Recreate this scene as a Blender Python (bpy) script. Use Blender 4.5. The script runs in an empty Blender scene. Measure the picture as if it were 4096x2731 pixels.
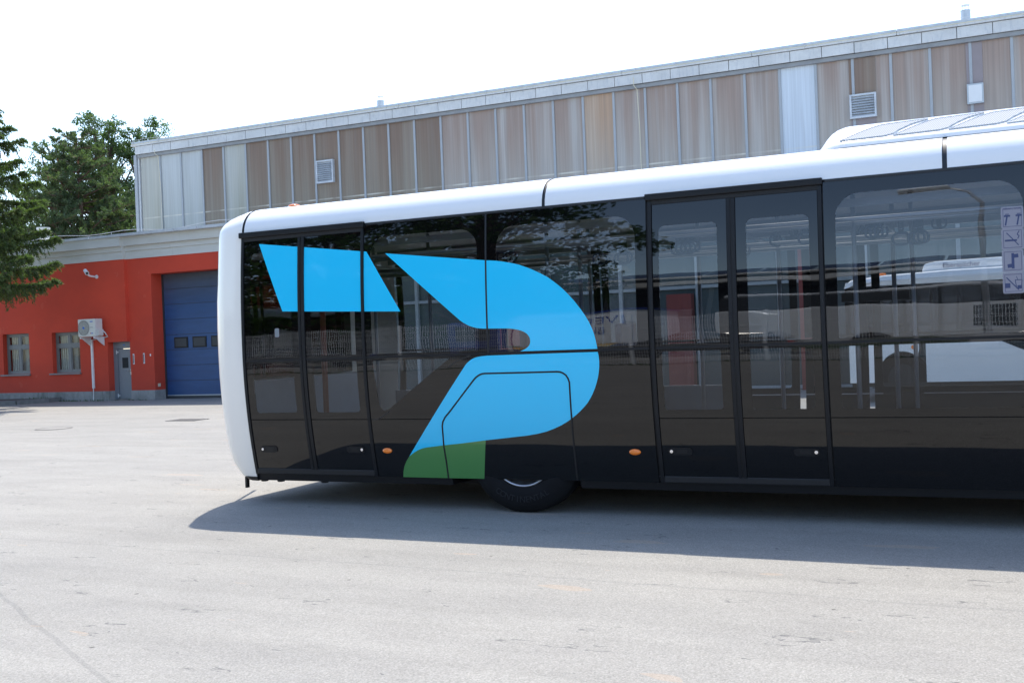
import bpy, bmesh, math, random
import numpy as np
from mathutils import Vector, Matrix
from mathutils.geometry import tessellate_polygon
random.seed(7); rng = np.random.default_rng(7)
sc = bpy.context.scene
COL = sc.collection
R_ = math.radians

# ---------------------------------------------------------------- camera
FPX = 4300.0; CAMH = 1.545
YAW, PITCH, ROLL = R_(25.017), R_(-0.285), R_(2.27)
fw = Vector((-math.sin(YAW)*math.cos(PITCH), math.cos(YAW)*math.cos(PITCH), math.sin(PITCH)))
r0 = Vector((math.cos(YAW), math.sin(YAW), 0)); u0 = r0.cross(fw)
cR, sR = math.cos(ROLL), math.sin(ROLL)
right = cR*r0 - sR*u0; up = cR*u0 + sR*r0
cd = bpy.data.cameras.new('camera'); cam = bpy.data.objects.new('camera', cd); COL.objects.link(cam)
cd.sensor_width = 36; cd.lens = 36*FPX/4096; cd.clip_end = 2000; cd.clip_start = 0.05
m = Matrix((( right.x, up.x, -fw.x, 0), (right.y, up.y, -fw.y, 0), (right.z, up.z, -fw.z, CAMH), (0, 0, 0, 1)))
cam.matrix_world = m
sc.camera = cam

# ---------------------------------------------------------------- sky, sun, exposure
SUN = Vector((-0.62, 1.335, 2.85)).normalized()
el = math.asin(SUN.z); az = math.atan2(SUN.x, SUN.y)
w = bpy.data.worlds.new('World'); sc.world = w; w.use_nodes = True
nt = w.node_tree; nt.nodes.clear()
sky = nt.nodes.new('ShaderNodeTexSky'); sky.sky_type = 'NISHITA'; sky.sun_disc = False
sky.sun_elevation = el; sky.sun_rotation = az; sky.air_density = 1.0; sky.dust_density = 1.0; sky.ozone_density = 1.0; sky.altitude = 300
bg = nt.nodes.new('ShaderNodeBackground'); bg.inputs[1].default_value = 0.15
wo = nt.nodes.new('ShaderNodeOutputWorld')
nt.links.new(sky.outputs[0], bg.inputs[0]); nt.links.new(bg.outputs[0], wo.inputs[0])
sd = bpy.data.lights.new('sun', 'SUN'); sd.energy = 2.6; sd.angle = R_(0.53); sd.color = (1.0, 0.945, 0.85)
so = bpy.data.objects.new('sun', sd); COL.objects.link(so)
so.rotation_euler = SUN.to_track_quat('Z', 'Y').to_euler(); so.location = (0, 0, 30)
sc.view_settings.view_transform = 'Standard'; sc.view_settings.look = 'None'
sc.view_settings.gamma = 1.0; sc.view_settings.use_curve_mapping = False
sc.view_settings.exposure = 1.42
sc.cycles.use_denoising = True
sc.cycles.max_bounces = 10; sc.cycles.transparent_max_bounces = 24
sc.cycles.diffuse_bounces = 3; sc.cycles.glossy_bounces = 5
sc.cycles.sample_clamp_indirect = 6

# ---------------------------------------------------------------- pixel <-> place helpers (used to survey the place)
def ray(px, py):
    a, b = (px-2048)/FPX, (py-1365.5)/FPX
    return right*a - up*b + fw
def atY(px, py, Y):
    d = ray(px, py); t = Y/d.y
    return Vector((d.x*t, Y, CAMH+d.z*t))
def atZ(px, py, Z=0.0):
    d = ray(px, py); t = (Z-CAMH)/d.z
    return Vector((d.x*t, d.y*t, Z))

# ---------------------------------------------------------------- materials
MATS = {}
class NB:
    def __init__(s, name):
        s.m = bpy.data.materials.new(name); s.m.use_nodes = True
        s.t = s.m.node_tree; s.t.nodes.clear()
        s.o = s.n('ShaderNodeOutputMaterial')
        MATS[name] = s.m
    def n(s, ty, **k):
        x = s.t.nodes.new(ty)
        for a, b in k.items():
            if a.startswith('i_'): x.inputs[int(a[2:])].default_value = b
            else: setattr(x, a, b)
        return x
    def l(s, a, b): s.t.links.new(a, b)
    def pos(s, scale=(1, 1, 1), obj=False):
        mp = s.n('ShaderNodeMapping'); mp.inputs['Scale'].default_value = scale
        if obj: s.l(s.n('ShaderNodeTexCoord').outputs['Object'], mp.inputs[0])
        else: s.l(s.n('ShaderNodeNewGeometry').outputs['Position'], mp.inputs[0])
        return mp.outputs[0]
    def noise(s, v, scale, detail=3, rough=.5):
        x = s.n('ShaderNodeTexNoise'); x.inputs['Scale'].default_value = scale
        x.inputs['Detail'].default_value = detail; x.inputs['Roughness'].default_value = rough
        s.l(v, x.inputs['Vector']); return x.outputs[0]
    def ramp(s, v, stops):
        x = s.n('ShaderNodeValToRGB'); s.l(v, x.inputs[0]); e = x.color_ramp.elements
        while len(e) < len(stops): e.new(.5)
        for a, (p, c) in zip(e, stops):
            a.position = p; a.color = (*c, 1) if len(c) == 3 else c
        return x.outputs[0]
    def mix(s, f, a, b, mode='MIX'):
        x = s.n('ShaderNodeMix', data_type='RGBA', blend_type=mode)
        if isinstance(f, (int, float)): x.inputs[0].default_value = f
        else: s.l(f, x.inputs[0])
        for i, c in ((6, a), (7, b)):
            if isinstance(c, tuple): x.inputs[i].default_value = (*c, 1)
            else: s.l(c, x.inputs[i])
        return x.outputs[2]
    def math(s, op, a, b=0.0, clamp=False):
        x = s.n('ShaderNodeMath', operation=op, use_clamp=clamp)
        for i, c in ((0, a), (1, b)):
            if isinstance(c, (int, float)): x.inputs[i].default_value = c
            else: s.l(c, x.inputs[i])
        return x.outputs[0]
    def bump(s, h, strength, dist):
        x = s.n('ShaderNodeBump'); x.inputs['Strength'].default_value = strength; x.inputs['Distance'].default_value = dist
        s.l(h, x.inputs['Height']); return x.outputs[0]
    def pr(s, col, rough=.5, metal=0.0, normal=None, **k):
        x = s.n('ShaderNodeBsdfPrincipled')
        if isinstance(col, tuple): x.inputs['Base Color'].default_value = (*col, 1)
        else: s.l(col, x.inputs['Base Color'])
        if isinstance(rough, (int, float)): x.inputs['Roughness'].default_value = rough
        else: s.l(rough, x.inputs['Roughness'])
        x.inputs['Metallic'].default_value = metal
        for a, b in k.items(): x.inputs[a.replace('_', ' ')].default_value = b
        if normal is not None: s.l(normal, x.inputs['Normal'])
        return x.outputs[0]
    def done(s, sh): s.l(sh, s.o.inputs[0]); return s.m

def simple(name, col, rough=.5, metal=0.0, var=.08, vs=6.0, bump=0.0, bs=80, **k):
    b = NB(name); p = b.pos()
    nz = b.noise(p, vs, 4, .6)
    c = b.ramp(nz, [(.25, tuple(max(0, x*(1-var)) for x in col)), (.75, tuple(min(1, x*(1+var)) for x in col))])
    nr = b.bump(b.noise(p, bs, 2), bump, .01) if bump else None
    return b.done(b.pr(c, rough, metal, nr, **k))

# asphalt
b = NB('asphalt'); p = b.pos()
wv = b.noise(p, 1.1, 4, .6)
big = b.noise(b.pos((.09, .28, 1)), 1.0, 5, .62)
mid = b.noise(b.pos((.7, 1.9, 1)), 1.0, 5, .65)
fine = b.noise(p, 95, 3, .7)
vo = b.n('ShaderNodeTexVoronoi'); vo.inputs['Scale'].default_value = 130; b.l(p, vo.inputs['Vector'])
vo2 = b.n('ShaderNodeTexVoronoi'); vo2.inputs['Scale'].default_value = 75; b.l(p, vo2.inputs['Vector'])
stone = b.ramp(vo.outputs['Color'], [(.0, (.232, .219, .194)), (.5, (.290, .275, .246)), (1., (.352, .335, .303))])
gaps = b.ramp(vo2.outputs['Distance'], [(.34, (1, 1, 1)), (.66, (.84, .84, .85))])
c = b.mix(.8, stone, gaps, 'MULTIPLY')
c = b.mix(1.0, c, b.ramp(fine, [(.36, (.86, .86, .86)), (.62, (1.09, 1.09, 1.09))]), 'MULTIPLY')
c = b.mix(1.0, c, b.ramp(big, [(.32, (.92, .925, .935)), (.68, (1.055, 1.05, 1.04))]), 'MULTIPLY')
c = b.mix(1.0, c, b.ramp(mid, [(.32, (.90, .90, .905)), (.62, (1.04, 1.04, 1.035))]), 'MULTIPLY')
sm = b.noise(b.pos((1.6, 3.4, 1)), 1.0, 4, .6)
c = b.mix(1.0, c, b.ramp(sm, [(.66, (1, 1, 1)), (.78, (.82, .82, .82))]), 'MULTIPLY')
# old smooth tyre paths
arc = b.noise(b.pos((.05, .9, 1)), 1.0, 3, .5)
c = b.mix(1.0, c, b.ramp(arc, [(.43, (1, 1, 1)), (.5, (.945, .945, .945)), (.55, (1, 1, 1))]), 'MULTIPLY')
# short dark hairline cracks
cr = b.noise(b.pos((2.2, 9., 1)), 1.0, 3, .55)
d = b.math('ABSOLUTE', b.math('SUBTRACT', cr, .5))
msk = b.noise(b.pos((1.3, 2.7, 1)), 1.7, 2, .5)
crk = b.math('MULTIPLY', b.math('LESS_THAN', d, .013), b.math('GREATER_THAN', msk, .635))
c = b.mix(b.math('MULTIPLY', crk, .62), c, (.07, .07, .072))
# faint rust-orange stains, tiny tar spots
st = b.noise(b.pos((1.0, 4.5, 1)), .9, 2, .5)
c = b.mix(b.math('MULTIPLY', b.math('GREATER_THAN', st, .70), .22), c, (.46, .31, .19))
v3 = b.n('ShaderNodeTexVoronoi'); v3.inputs['Scale'].default_value = 2.1; b.l(p, v3.inputs['Vector'])
c = b.mix(b.math('MULTIPLY', b.math('LESS_THAN', v3.outputs['Distance'], .03), .75), c, (.05, .045, .04))
# two long repair joints
sep = b.n('ShaderNodeSeparateXYZ'); b.l(p, sep.inputs[0])
def linemask(ax, ay, bx, by, wd):
    dx, dy = bx-ax, by-ay; L = math.hypot(dx, dy); nx, ny = -dy/L, dx/L
    e = b.math('ADD', b.math('MULTIPLY', sep.outputs[0], nx), b.math('MULTIPLY', sep.outputs[1], ny))
    e = b.math('SUBTRACT', e, nx*ax+ny*ay)
    e = b.math('ADD', e, b.math('MULTIPLY', b.math('SUBTRACT', wv, .5), .10))
    return b.math('LESS_THAN', b.math('ABSOLUTE', e), wd)
A, B2 = atZ(0, 2380), atZ(430, 2731)
c = b.mix(b.math('MULTIPLY', linemask(A.x, A.y, B2.x, B2.y, .016), .22), c, (.10, .10, .10))
A, B2 = atZ(0, 2150), atZ(700, 2200)
c = b.mix(b.math('MULTIPLY', linemask(A.x, A.y, B2.x, B2.y, .014), .20), c, (.12, .12, .12))
hh = b.math('ADD', fine, b.math('MULTIPLY', vo.outputs['Distance'], -.8))
b.done(b.pr(c, .88, 0, b.bump(hh, .55, .006), Specular_IOR_Level=.35))

def glassmat(name, tint, bumpy=0.0, ior=1.5):
    b = NB(name)
    fr = b.n('ShaderNodeFresnel'); fr.inputs[0].default_value = ior
    g = b.n('ShaderNodeBsdfGlossy'); g.inputs['Roughness'].default_value = 0.0; g.inputs['Color'].default_value = (1, 1, 1, 1)
    t = b.n('ShaderNodeBsdfTransparent'); t.inputs[0].default_value = (*tint, 1)
    if bumpy:
        nb = b.bump(b.noise(b.pos((1, 1, 1.6)), 1.6, 1, .3), bumpy, .1)
        b.l(nb, g.inputs['Normal'])
    ge = b.n('ShaderNodeNewGeometry')
    fac = b.math('MULTIPLY', fr.outputs[0], b.math('SUBTRACT', 1.0, ge.outputs['Backfacing']))
    mx = b.n('ShaderNodeMixShader'); b.l(fac, mx.inputs[0]); b.l(t.outputs[0], mx.inputs[1]); b.l(g.outputs[0], mx.inputs[2])
    return b.done(mx.outputs[0])
glassmat('tinted_glass', (.77, .79, .81), .022, 1.52)
glassmat('tinted_glass_double', (.72, .74, .77), .020, 1.70)
glassmat('clear_glass', (.92, .94, .94), .015)
def gloss(name, col, rough=.03, bumpy=.0, **k):
    b = NB(name); k.setdefault('IOR', 1.5)
    nb = b.bump(b.noise(b.pos((1, 1, 1.6)), 1.6, 1, .3), bumpy, .1) if bumpy else None
    return b.done(b.pr(col, rough, 0, nb, **k))
gloss('black_gloss', (.0025, .0025, .003), .02, .022, IOR=1.54)
gloss('door_seal', (.008, .009, .011), .45, Specular_IOR_Level=.3)
simple('rubber', (.012, .013, .016), .45, var=.2)
simple('matte_black', (.005, .005, .006), .6, var=.2)
gloss('white_paint', (.82, .81, .79), .22, Coat_Weight=.6, Coat_Roughness=.06)
gloss('white_cap', (.89, .84, .76), .3, Coat_Weight=.5, Coat_Roughness=.08)
simple('white_plastic', (.72, .72, .71), .45, var=.03)
gloss('film_blue', (.014, .60, .95), .25, Coat_Weight=.55, Coat_Roughness=.05)
gloss('film_green', (.068, .235, .058), .25, Coat_Weight=1.0, Coat_Roughness=.03)
gloss('amber_lens', (.95, .22, .01), .15, Coat_Weight=1.0, Coat_Roughness=.03)
simple('steel', (.62, .63, .65), .28, .9, var=.03)
simple('steel_dull', (.45, .47, .49), .45, .6, var=.06)
simple('interior_grey', (.30, .31, .33), .6, var=.05)
simple('interior_light', (.22, .23, .25), .5, var=.04)
simple('interior_floor', (.05, .052, .06), .7, var=.15)
simple('strap_black', (.012, .012, .014), .5, var=.1)
simple('strap_blue', (.02, .03, .07), .5, var=.1)
simple('pole_grey', (.30, .31, .33), .4, .2, var=.03)
simple('orange_seat', (.26, .06, .03), .6, var=.06)
simple('rubber_tyre', (.007, .007, .008), .85, var=.25, bump=.2, Specular_IOR_Level=.25)
simple('tyre_print', (.011, .011, .013), .8, var=.1)
simple('sticker_pale', (.26, .25, .29), .4, var=.03)
simple('sticker_ink', (.03, .045, .13), .4, var=.03)
simple('sticker_green', (.03, .30, .16), .4, var=.03)
# grille: fine slanted ribs
b = NB('grille_mesh'); wt = b.n('ShaderNodeTexWave', wave_type='BANDS', bands_direction='DIAGONAL')
wt.inputs['Scale'].default_value = 34; b.l(b.pos((1, 0, -1)), wt.inputs[0])
b.done(b.pr(b.ramp(wt.outputs[1], [(.3, (.30, .30, .305)), (.6, (.58, .58, .58))]), .95, Specular_IOR_Level=.02))
# plaster
b = NB('red_plaster'); p = b.pos()
n1 = b.noise(b.pos((.35, .35, .5)), 1.4, 5, .6); n2 = b.noise(p, 55, 3, .6)
c = b.ramp(n1, [(.3, (.52, .054, .027)), (.7, (.66, .068, .031))])
c = b.mix(b.math('MULTIPLY', b.math('GREATER_THAN', b.noise(p, 2.6, 2), .70), .25), c, (.66, .14, .08))
se = b.n('ShaderNodeSeparateXYZ'); b.l(p, se.inputs[0])
low = b.math('MULTIPLY', b.math('SUBTRACT', 1.0, b.math('MULTIPLY', se.outputs[2], .8), True), b.noise(b.pos((1.5, 1.5, 3)), 1.5, 4, .7))
c = b.mix(b.math('MULTIPLY', low, .55, True), c, (.26, .045, .03))
b.done(b.pr(c, .9, 0, b.bump(n2, .5, .01)))
b = NB('concrete'); p = b.pos()
c = b.ramp(b.noise(p, 1.7, 6, .7), [(.25, (.17, .17, .16)), (.5, (.30, .29, .275)), (.8, (.38, .375, .36))])
stn = b.noise(b.pos((1.5, 1.5, .4)), 1.6, 4, .7)
c = b.mix(b.ramp(stn, [(.52, (0, 0, 0)), (.7, (.7, .7, .7))]), c, (.09, .10, .085))
b.done(b.pr(c, .92, 0, b.bump(b.noise(p, 30, 4), .5, .02)))
b = NB('cornice_white'); p = b.pos()
c = b.ramp(b.noise(b.pos((.6, .6, 2.5)), 1.3, 5, .6), [(.3, (.54, .535, .49)), (.7, (.63, .625, .59))])
c = b.mix(b.ramp(b.noise(b.pos((4, 4, .7)), 2., 4, .7), [(.60, (0, 0, 0)), (.8, (.4, .4, .4))]), c, (.36, .35, .31))
b.done(b.pr(c, .85, 0, b.bump(b.noise(p, 40, 3), .3, .01)))
b = NB('zinc'); p = b.pos()
c = b.ramp(b.noise(b.pos((1.2, 1.2, 2)), 2.3, 5, .65), [(.3, (.44, .46, .48)), (.7, (.60, .62, .64))])
b.done(b.pr(c, .5, .15))
simple('beam_grey', (.27, .275, .28), .5, .1, var=.15, vs=3)
simple('mullion_grey', (.36, .375, .39), .45, .1, var=.06, vs=3)
simple('fence_wire', (.74, .75, .75), .5, .0)
simple('wire_metal', (.55, .55, .55), .5, .4)
simple('cream_wire', (.66, .60, .44), .6)
# fascia tile with mould streaks
b = NB('fascia_tile'); p = b.pos()
c = b.ramp(b.noise(b.pos((.8, 1, 1.6)), 1.8, 5, .6), [(.3, (.54, .535, .52)), (.7, (.66, .655, .635))])
s1 = b.noise(b.pos((5.5, 1, 1.1)), 2.2, 5, .75)
c = b.mix(b.ramp(s1, [(.52, (0, 0, 0)), (.78, (.8, .8, .8))]), c, (.33, .36, .40))
s2 = b.noise(b.pos((2, 1, 9)), 5, 4, .75)
c = b.mix(b.ramp(s2, [(.60, (0, 0, 0)), (.75, (.55, .55, .55))]), c, (.25, .22, .20))
b.done(b.pr(c, .6))
# translucent multiwall panels, weathered in vertical streaks
def panelmat(name, top, bot, pale, amount):
    b = NB(name)
    oi = b.n('ShaderNodeObjectInfo'); tc = b.n('ShaderNodeTexCoord')
    v = b.n('ShaderNodeVectorMath', operation='ADD')
    rv = b.n('ShaderNodeCombineXYZ'); b.l(b.math('MULTIPLY', oi.outputs['Random'], 91.), rv.inputs[0]); b.l(b.math('MULTIPLY', oi.outputs['Random'], 37.), rv.inputs[1])
    b.l(tc.outputs['Object'], v.inputs[0]); b.l(rv.outputs[0], v.inputs[1])
    def mp(s):
        q = b.n('ShaderNodeMapping'); q.inputs['Scale'].default_value = s; b.l(v.outputs[0], q.inputs[0]); return q.outputs[0]
    sp = b.n('ShaderNodeSeparateXYZ'); b.l(tc.outputs['Object'], sp.inputs[0])
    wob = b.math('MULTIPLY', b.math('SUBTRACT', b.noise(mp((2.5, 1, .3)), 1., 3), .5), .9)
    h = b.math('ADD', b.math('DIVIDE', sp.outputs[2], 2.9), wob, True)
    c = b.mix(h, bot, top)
    s = b.noise(mp((2.3, 1, .06)), 1.0, 4, .55)
    c = b.mix(b.math('MULTIPLY', b.ramp(s, [(.46, (0, 0, 0)), (.70, (1, 1, 1))]), amount), c, pale)
    s = b.noise(mp((26, 1, .25)), 1.0, 2, .6)
    c = b.mix(1.0, c, b.ramp(s, [(.3, (.90, .90, .90)), (.5, (1, 1, 1)), (.72, (1.12, 1.12, 1.12))]), 'MULTIPLY')
    dk = b.noise(mp((4.2, 3, .18)), 1.0, 3, .6)
    c = b.mix(b.math('MULTIPLY', b.ramp(dk, [(.55, (0, 0, 0)), (.72, (1, 1, 1))]), .3), c, (.21, .165, .14))
    # inner rail glimpsed through the sheet
    ln = b.math('LESS_THAN', b.math('ABSOLUTE', b.math('SUBTRACT', sp.outputs[2], 1.02)), .022)
    lm = b.ramp(b.noise(mp((1.2, 1, .0)), 1.3, 2), [(.42, (.15, .15, .15)), (.62, (.8, .8, .8))])
    c = b.mix(b.math('MULTIPLY', ln, lm), c, (.66, .61, .50))
    fl = b.n('ShaderNodeTexWave', wave_type='BANDS', bands_direction='X'); fl.inputs['Scale'].default_value = 16; b.l(tc.outputs['Object'], fl.inputs[0])
    return b.done(b.pr(c, .38, 0, b.bump(fl.outputs[1], .10, .01), Specular_IOR_Level=.6))
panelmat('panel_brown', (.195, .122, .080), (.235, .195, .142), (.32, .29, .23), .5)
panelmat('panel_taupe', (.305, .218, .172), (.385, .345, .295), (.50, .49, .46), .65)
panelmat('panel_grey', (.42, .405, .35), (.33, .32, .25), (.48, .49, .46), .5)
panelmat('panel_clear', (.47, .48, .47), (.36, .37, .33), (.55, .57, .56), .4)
panelmat('panel_glow_tint', (.42, .27, .17), (.40, .335, .27), (.54, .47, .38), .7)  # warm interior light showing through one panel, painted into its colour
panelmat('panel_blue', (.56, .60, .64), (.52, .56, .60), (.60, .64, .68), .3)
gloss('glazing_teal', (.055, .075, .078), .25)
simple('frame_pale', (.34, .36, .36), .5)
simple('rail_steel', (.42, .43, .45), .35, .8, var=.03)
simple('red_dull', (.20, .045, .035), .8)
simple('panel_dark', (.27, .225, .225), .5, var=.05, vs=3)
b = NB('roller_blue'); p = b.pos()
se = b.n('ShaderNodeSeparateXYZ'); b.l(p, se.inputs[0])
h = b.math('DIVIDE', se.outputs[2], 4.0, True)
c = b.ramp(h, [(0., (.015, .064, .185)), (.70, (.018, .074, .20)), (.97, (.07, .085, .11))])
c = b.mix(.5, c, b.ramp(b.noise(b.pos((1, 1, 5)), 1.5, 4), [(.3, (.75, .75, .75)), (.7, (1.1, 1.1, 1.1))]), 'MULTIPLY')
b.done(b.pr(c, .42))
simple('door_grey', (.20, .22, .24), .45, var=.05)
simple('frame_grey', (.19, .20, .20), .5, var=.08)
simple('curtain', (.42, .48, .45), .8, var=.25, vs=9)
simple('room_dark', (.02, .024, .026), .8)
simple('soil', (.06, .05, .04), .95, var=.3, bump=.6, bs=30)
simple('kerb', (.20, .195, .185), .9, var=.25)
simple('cast_iron', (.14, .13, .12), .6, .2, var=.3, vs=20)
def leafmat(name, c1, c2, trans=.3):
    b = NB(name); oi = b.noise(b.pos(), 1.3, 3, .6); o2 = b.noise(b.pos(), 14, 2, .6)
    c = b.ramp(oi, [(.3, c1), (.7, c2)])
    c = b.mix(.6, c, b.ramp(o2, [(.3, (.65, .65, .65)), (.7, (1.35, 1.3, 1.2))]), 'MULTIPLY')
    pr = b.pr(c, .6, Specular_IOR_Level=.25)
    tr = b.n('ShaderNodeBsdfTranslucent'); b.l(b.mix(1., c, (1.2, 1.6, .6), 'MULTIPLY'), tr.inputs[0])
    mx = b.n('ShaderNodeMixShader', i_0=trans); b.l(pr, mx.inputs[1]); b.l(tr.outputs[0], mx.inputs[2])
    return b.done(mx.outputs[0])
leafmat('leaf_broad', (.065, .105, .045), (.10, .145, .062), .34)
leafmat('leaf_pine', (.075, .105, .055), (.125, .155, .085), .35)
leafmat('leaf_spruce', (.075, .105, .042), (.13, .165, .068), .38)
leafmat('leaf_dark', (.040, .080, .020), (.070, .12, .035), .35)
simple('bark', (.12, .085, .06), .9, var=.3, bump=.6, bs=25)
simple('bark_red', (.16, .09, .065), .9, var=.3, bump=.6, bs=25)
simple('cone_brown', (.22, .09, .04), .8)
simple('car_dark', (.015, .017, .022), .12, var=.05, Coat_Weight=1.0)
simple('car_white', (.72, .73, .74), .2, var=.03, Coat_Weight=1.0)
simple('car_blue', (.03, .05, .13), .15, var=.05, Coat_Weight=1.0)
simple('tail_red', (.5, .01, .01), .2)
simple('chrome', (.8, .8, .82), .08, 1.0, var=.02)
simple('truck_blue', (.02, .05, .30), .3)
simple('truck_yellow', (.70, .42, .04), .4)
simple('solar_blue', (.02, .03, .07), .25)
simple('hedge_green', (.04, .08, .02), .9, var=.4)
simple('far_wall', (.30, .31, .31), .8)
simple('far_dark', (.035, .04, .045), .5)
simple('blue_mark', (.03, .16, .55), .5)
simple('ac_white', (.66, .66, .62), .5, var=.04)
simple('ac_dark', (.33, .33, .31), .5)

# ---------------------------------------------------------------- object helpers
ROOTLOC = {}
def org(o):
    return ROOTLOC.get(o.name, Vector((0, 0, 0))) if o is not None else Vector((0, 0, 0))
def empty(name, loc, label, cat, group=None):
    o = bpy.data.objects.new(name, None); COL.objects.link(o); o.location = loc; o.empty_display_size = .3
    o['label'] = label; o['category'] = cat
    if group: o['group'] = group
    ROOTLOC[o.name] = Vector(loc); return o
def link(name, me, mat, parent=None, smooth=False, label=None):
    o = bpy.data.objects.new(name, me); COL.objects.link(o)
    if mat: me.materials.append(MATS[mat])
    if smooth: me.shade_smooth()
    off = org(parent)
    if parent is not None:
        o.parent = parent; me.transform(Matrix.Translation(-off))
    ROOTLOC[o.name] = off
    if label: o['label'] = label
    return o
class MB:
    "collects simple shapes into one mesh (world coordinates)"
    def __init__(s): s.v = []; s.f = []
    def add(s, vs, fs):
        k = len(s.v); s.v += [tuple(q) for q in vs]; s.f += [tuple(i+k for i in f) for f in fs]; return s
    def box(s, x0, x1, y0, y1, z0, z1):
        return s.add([(x0, y0, z0), (x1, y0, z0), (x1, y1, z0), (x0, y1, z0), (x0, y0, z1), (x1, y0, z1), (x1, y1, z1), (x0, y1, z1)],
                     [(0, 3, 2, 1), (4, 5, 6, 7), (0, 1, 5, 4), (1, 2, 6, 5), (2, 3, 7, 6), (3, 0, 4, 7)])
    def tube(s, pts, rad, n=8, cap=True):
        pts = [Vector(q) for q in pts]; rads = rad if isinstance(rad, (list, tuple)) else [rad]*len(pts)
        k = len(s.v); prev = None
        for i, q in enumerate(pts):
            d = (pts[min(i+1, len(pts)-1)]-pts[max(i-1, 0)]).normalized()
            a = d.orthogonal().normalized() if prev is None else (prev-d*prev.dot(d)).normalized()
            prev = a; c = d.cross(a)
            for j in range(n):
                t = 2*math.pi*j/n; s.v.append(tuple(q+(a*math.cos(t)+c*math.sin(t))*rads[i]))
        for i in range(len(pts)-1):
            for j in range(n):
                s.f.append((k+i*n+j, k+i*n+(j+1) % n, k+(i+1)*n+(j+1) % n, k+(i+1)*n+j))
        if cap:
            s.f.append(tuple(k+j for j in reversed(range(n)))); s.f.append(tuple(k+(len(pts)-1)*n+j for j in range(n)))
        return s
    def lathe(s, prof, c, axis='Y', n=40):
        k = len(s.v); c = Vector(c)
        for (a, r) in prof:
            for j in range(n):
                t = 2*math.pi*j/n
                if axis == 'Y': q = (c.x+r*math.cos(t), c.y+a, c.z+r*math.sin(t))
                elif axis == 'Z': q = (c.x+r*math.cos(t), c.y+r*math.sin(t), c.z+a)
                else: q = (c.x+a, c.y+r*math.cos(t), c.z+r*math.sin(t))
                s.v.append(q)
        for i in range(len(prof)-1):
            for j in range(n):
                f = (k+i*n+j, k+i*n+(j+1) % n, k+(i+1)*n+(j+1) % n, k+(i+1)*n+j)
                s.f.append(f)
        return s
    def prism(s, poly, y0, y1):
        "polygon in (x,z) extruded along y"
        n = len(poly); k = len(s.v)
        s.v += [(x, y0, z) for x, z in poly]+[(x, y1, z) for x, z in poly]
        s.f.append(tuple(k+i for i in range(n))); s.f.append(tuple(k+n+i for i in reversed(range(n))))
        for i in range(n): j = (i+1) % n; s.f.append((k+j, k+i, k+n+i, k+n+j))
        return s
    def mesh(s, name, bevel=0.0):
        me = bpy.data.meshes.new(name); me.from_pydata(s.v, [], s.f)
        bm = bmesh.new(); bm.from_mesh(me)
        bmesh.ops.recalc_face_normals(bm, faces=bm.faces)
        if bevel: bmesh.ops.bevel(bm, geom=[e for e in bm.edges if e.is_manifold and e.calc_face_angle(0) > .5], offset=bevel, segments=2, affect='EDGES', profile=.6)
        bm.to_mesh(me); bm.free(); me.update(); return me
    def build(s, name, mat, parent=None, smooth=False, bevel=0.0, label=None):
        return link(name, s.mesh(name, bevel), mat, parent, smooth, label)
def tag(o, label, cat=None, group=None, kind=None):
    if label: o['label'] = label
    if cat: o['category'] = cat
    if group: o['group'] = group
    if kind: o['kind'] = kind
    return o
def text_mesh(s, size, depth=.002):
    cu = bpy.data.curves.new('t', 'FONT'); cu.body = s; cu.size = size; cu.extrude = depth; cu.align_x = 'CENTER'; cu.align_y = 'CENTER'; cu.resolution_u = 3
    ob = bpy.data.objects.new('t', cu); me = bpy.data.meshes.new_from_object(ob)
    bpy.data.objects.remove(ob); bpy.data.curves.remove(cu); return me
def rep(src, name, dx=0, dy=0, dz=0, parent=None):
    "another piece that shares the mesh of src"
    o = src.copy(); COL.objects.link(o); o.name = name; o.parent = parent or src.parent
    o.location = Vector(src.location)+Vector((dx, dy, dz)); ROOTLOC[o.name] = ROOTLOC.get(src.name, Vector())
    return o

# ================================================================= GROUND
g = MB()
g.v = [(-400, -300, 0), (400, -300, 0), (400, 500, 0), (-400, 500, 0)]; g.f = [(0, 1, 2, 3)]
go = g.build('ground', 'asphalt'); go['kind'] = 'structure'

# ================================================================= RED WORKSHOP
YW = 25.8
rb = empty('workshop_building', (-22, YW, 0), 'low red rendered workshop with pale cornice, grey door and blue roller door', 'building')
XS = -25.42          # step: left part stands 12 cm proud
YL = YW-.12
W1 = (-30.98, -29.74, .92, 2.28); W2 = (-28.69, -27.45, .92, 2.25)
DR = (-26.25, XS, 0.0, 1.86); RD = (-24.44, -20.3, 0, 3.94)
DEEP = YW+.48
Wl = MB()
def wallseg(mb, x0, x1, z0, z1, y0, y1=None): mb.box(x0, x1, y0, y1 or y0+.36, z0, z1)
PL = .30; CB = 4.46
# left part of the wall, split round the openings (butt-jointed)
for (a, c_, z0, z1) in [(-46, W1[0], PL, CB), (W1[0], W1[1], PL, W1[2]), (W1[0], W1[1], W1[3], CB), (W1[1], W2[0], PL, CB),
                        (W2[0], W2[1], PL, W2[2]), (W2[0], W2[1], W2[3], CB), (W2[1], DR[0], PL, CB), (DR[0], XS, DR[3], CB)]:
    wallseg(Wl, a, c_, z0, z1, YL, YW+.3)
wallseg(Wl, XS, RD[0]-.36+.36, PL, CB, YW, YW+.9)
wallseg(Wl, RD[0], RD[1], RD[3], CB, YW, YW+.9)
Wl.box(RD[1], -19.2, YW, YW+.9, PL, CB)
Wl.build('wall', 'red_plaster', rb)
OPEN = [(-19.2, 5.0)]
xs = [RD[1]]+[q for o_ in OPEN for q in o_]+[12]
for i in range(2, len(xs), 2): MB().box(xs[i], xs[i+1], YW, YW+.9, PL, CB).build('wall', 'red_plaster', rb)
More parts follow.
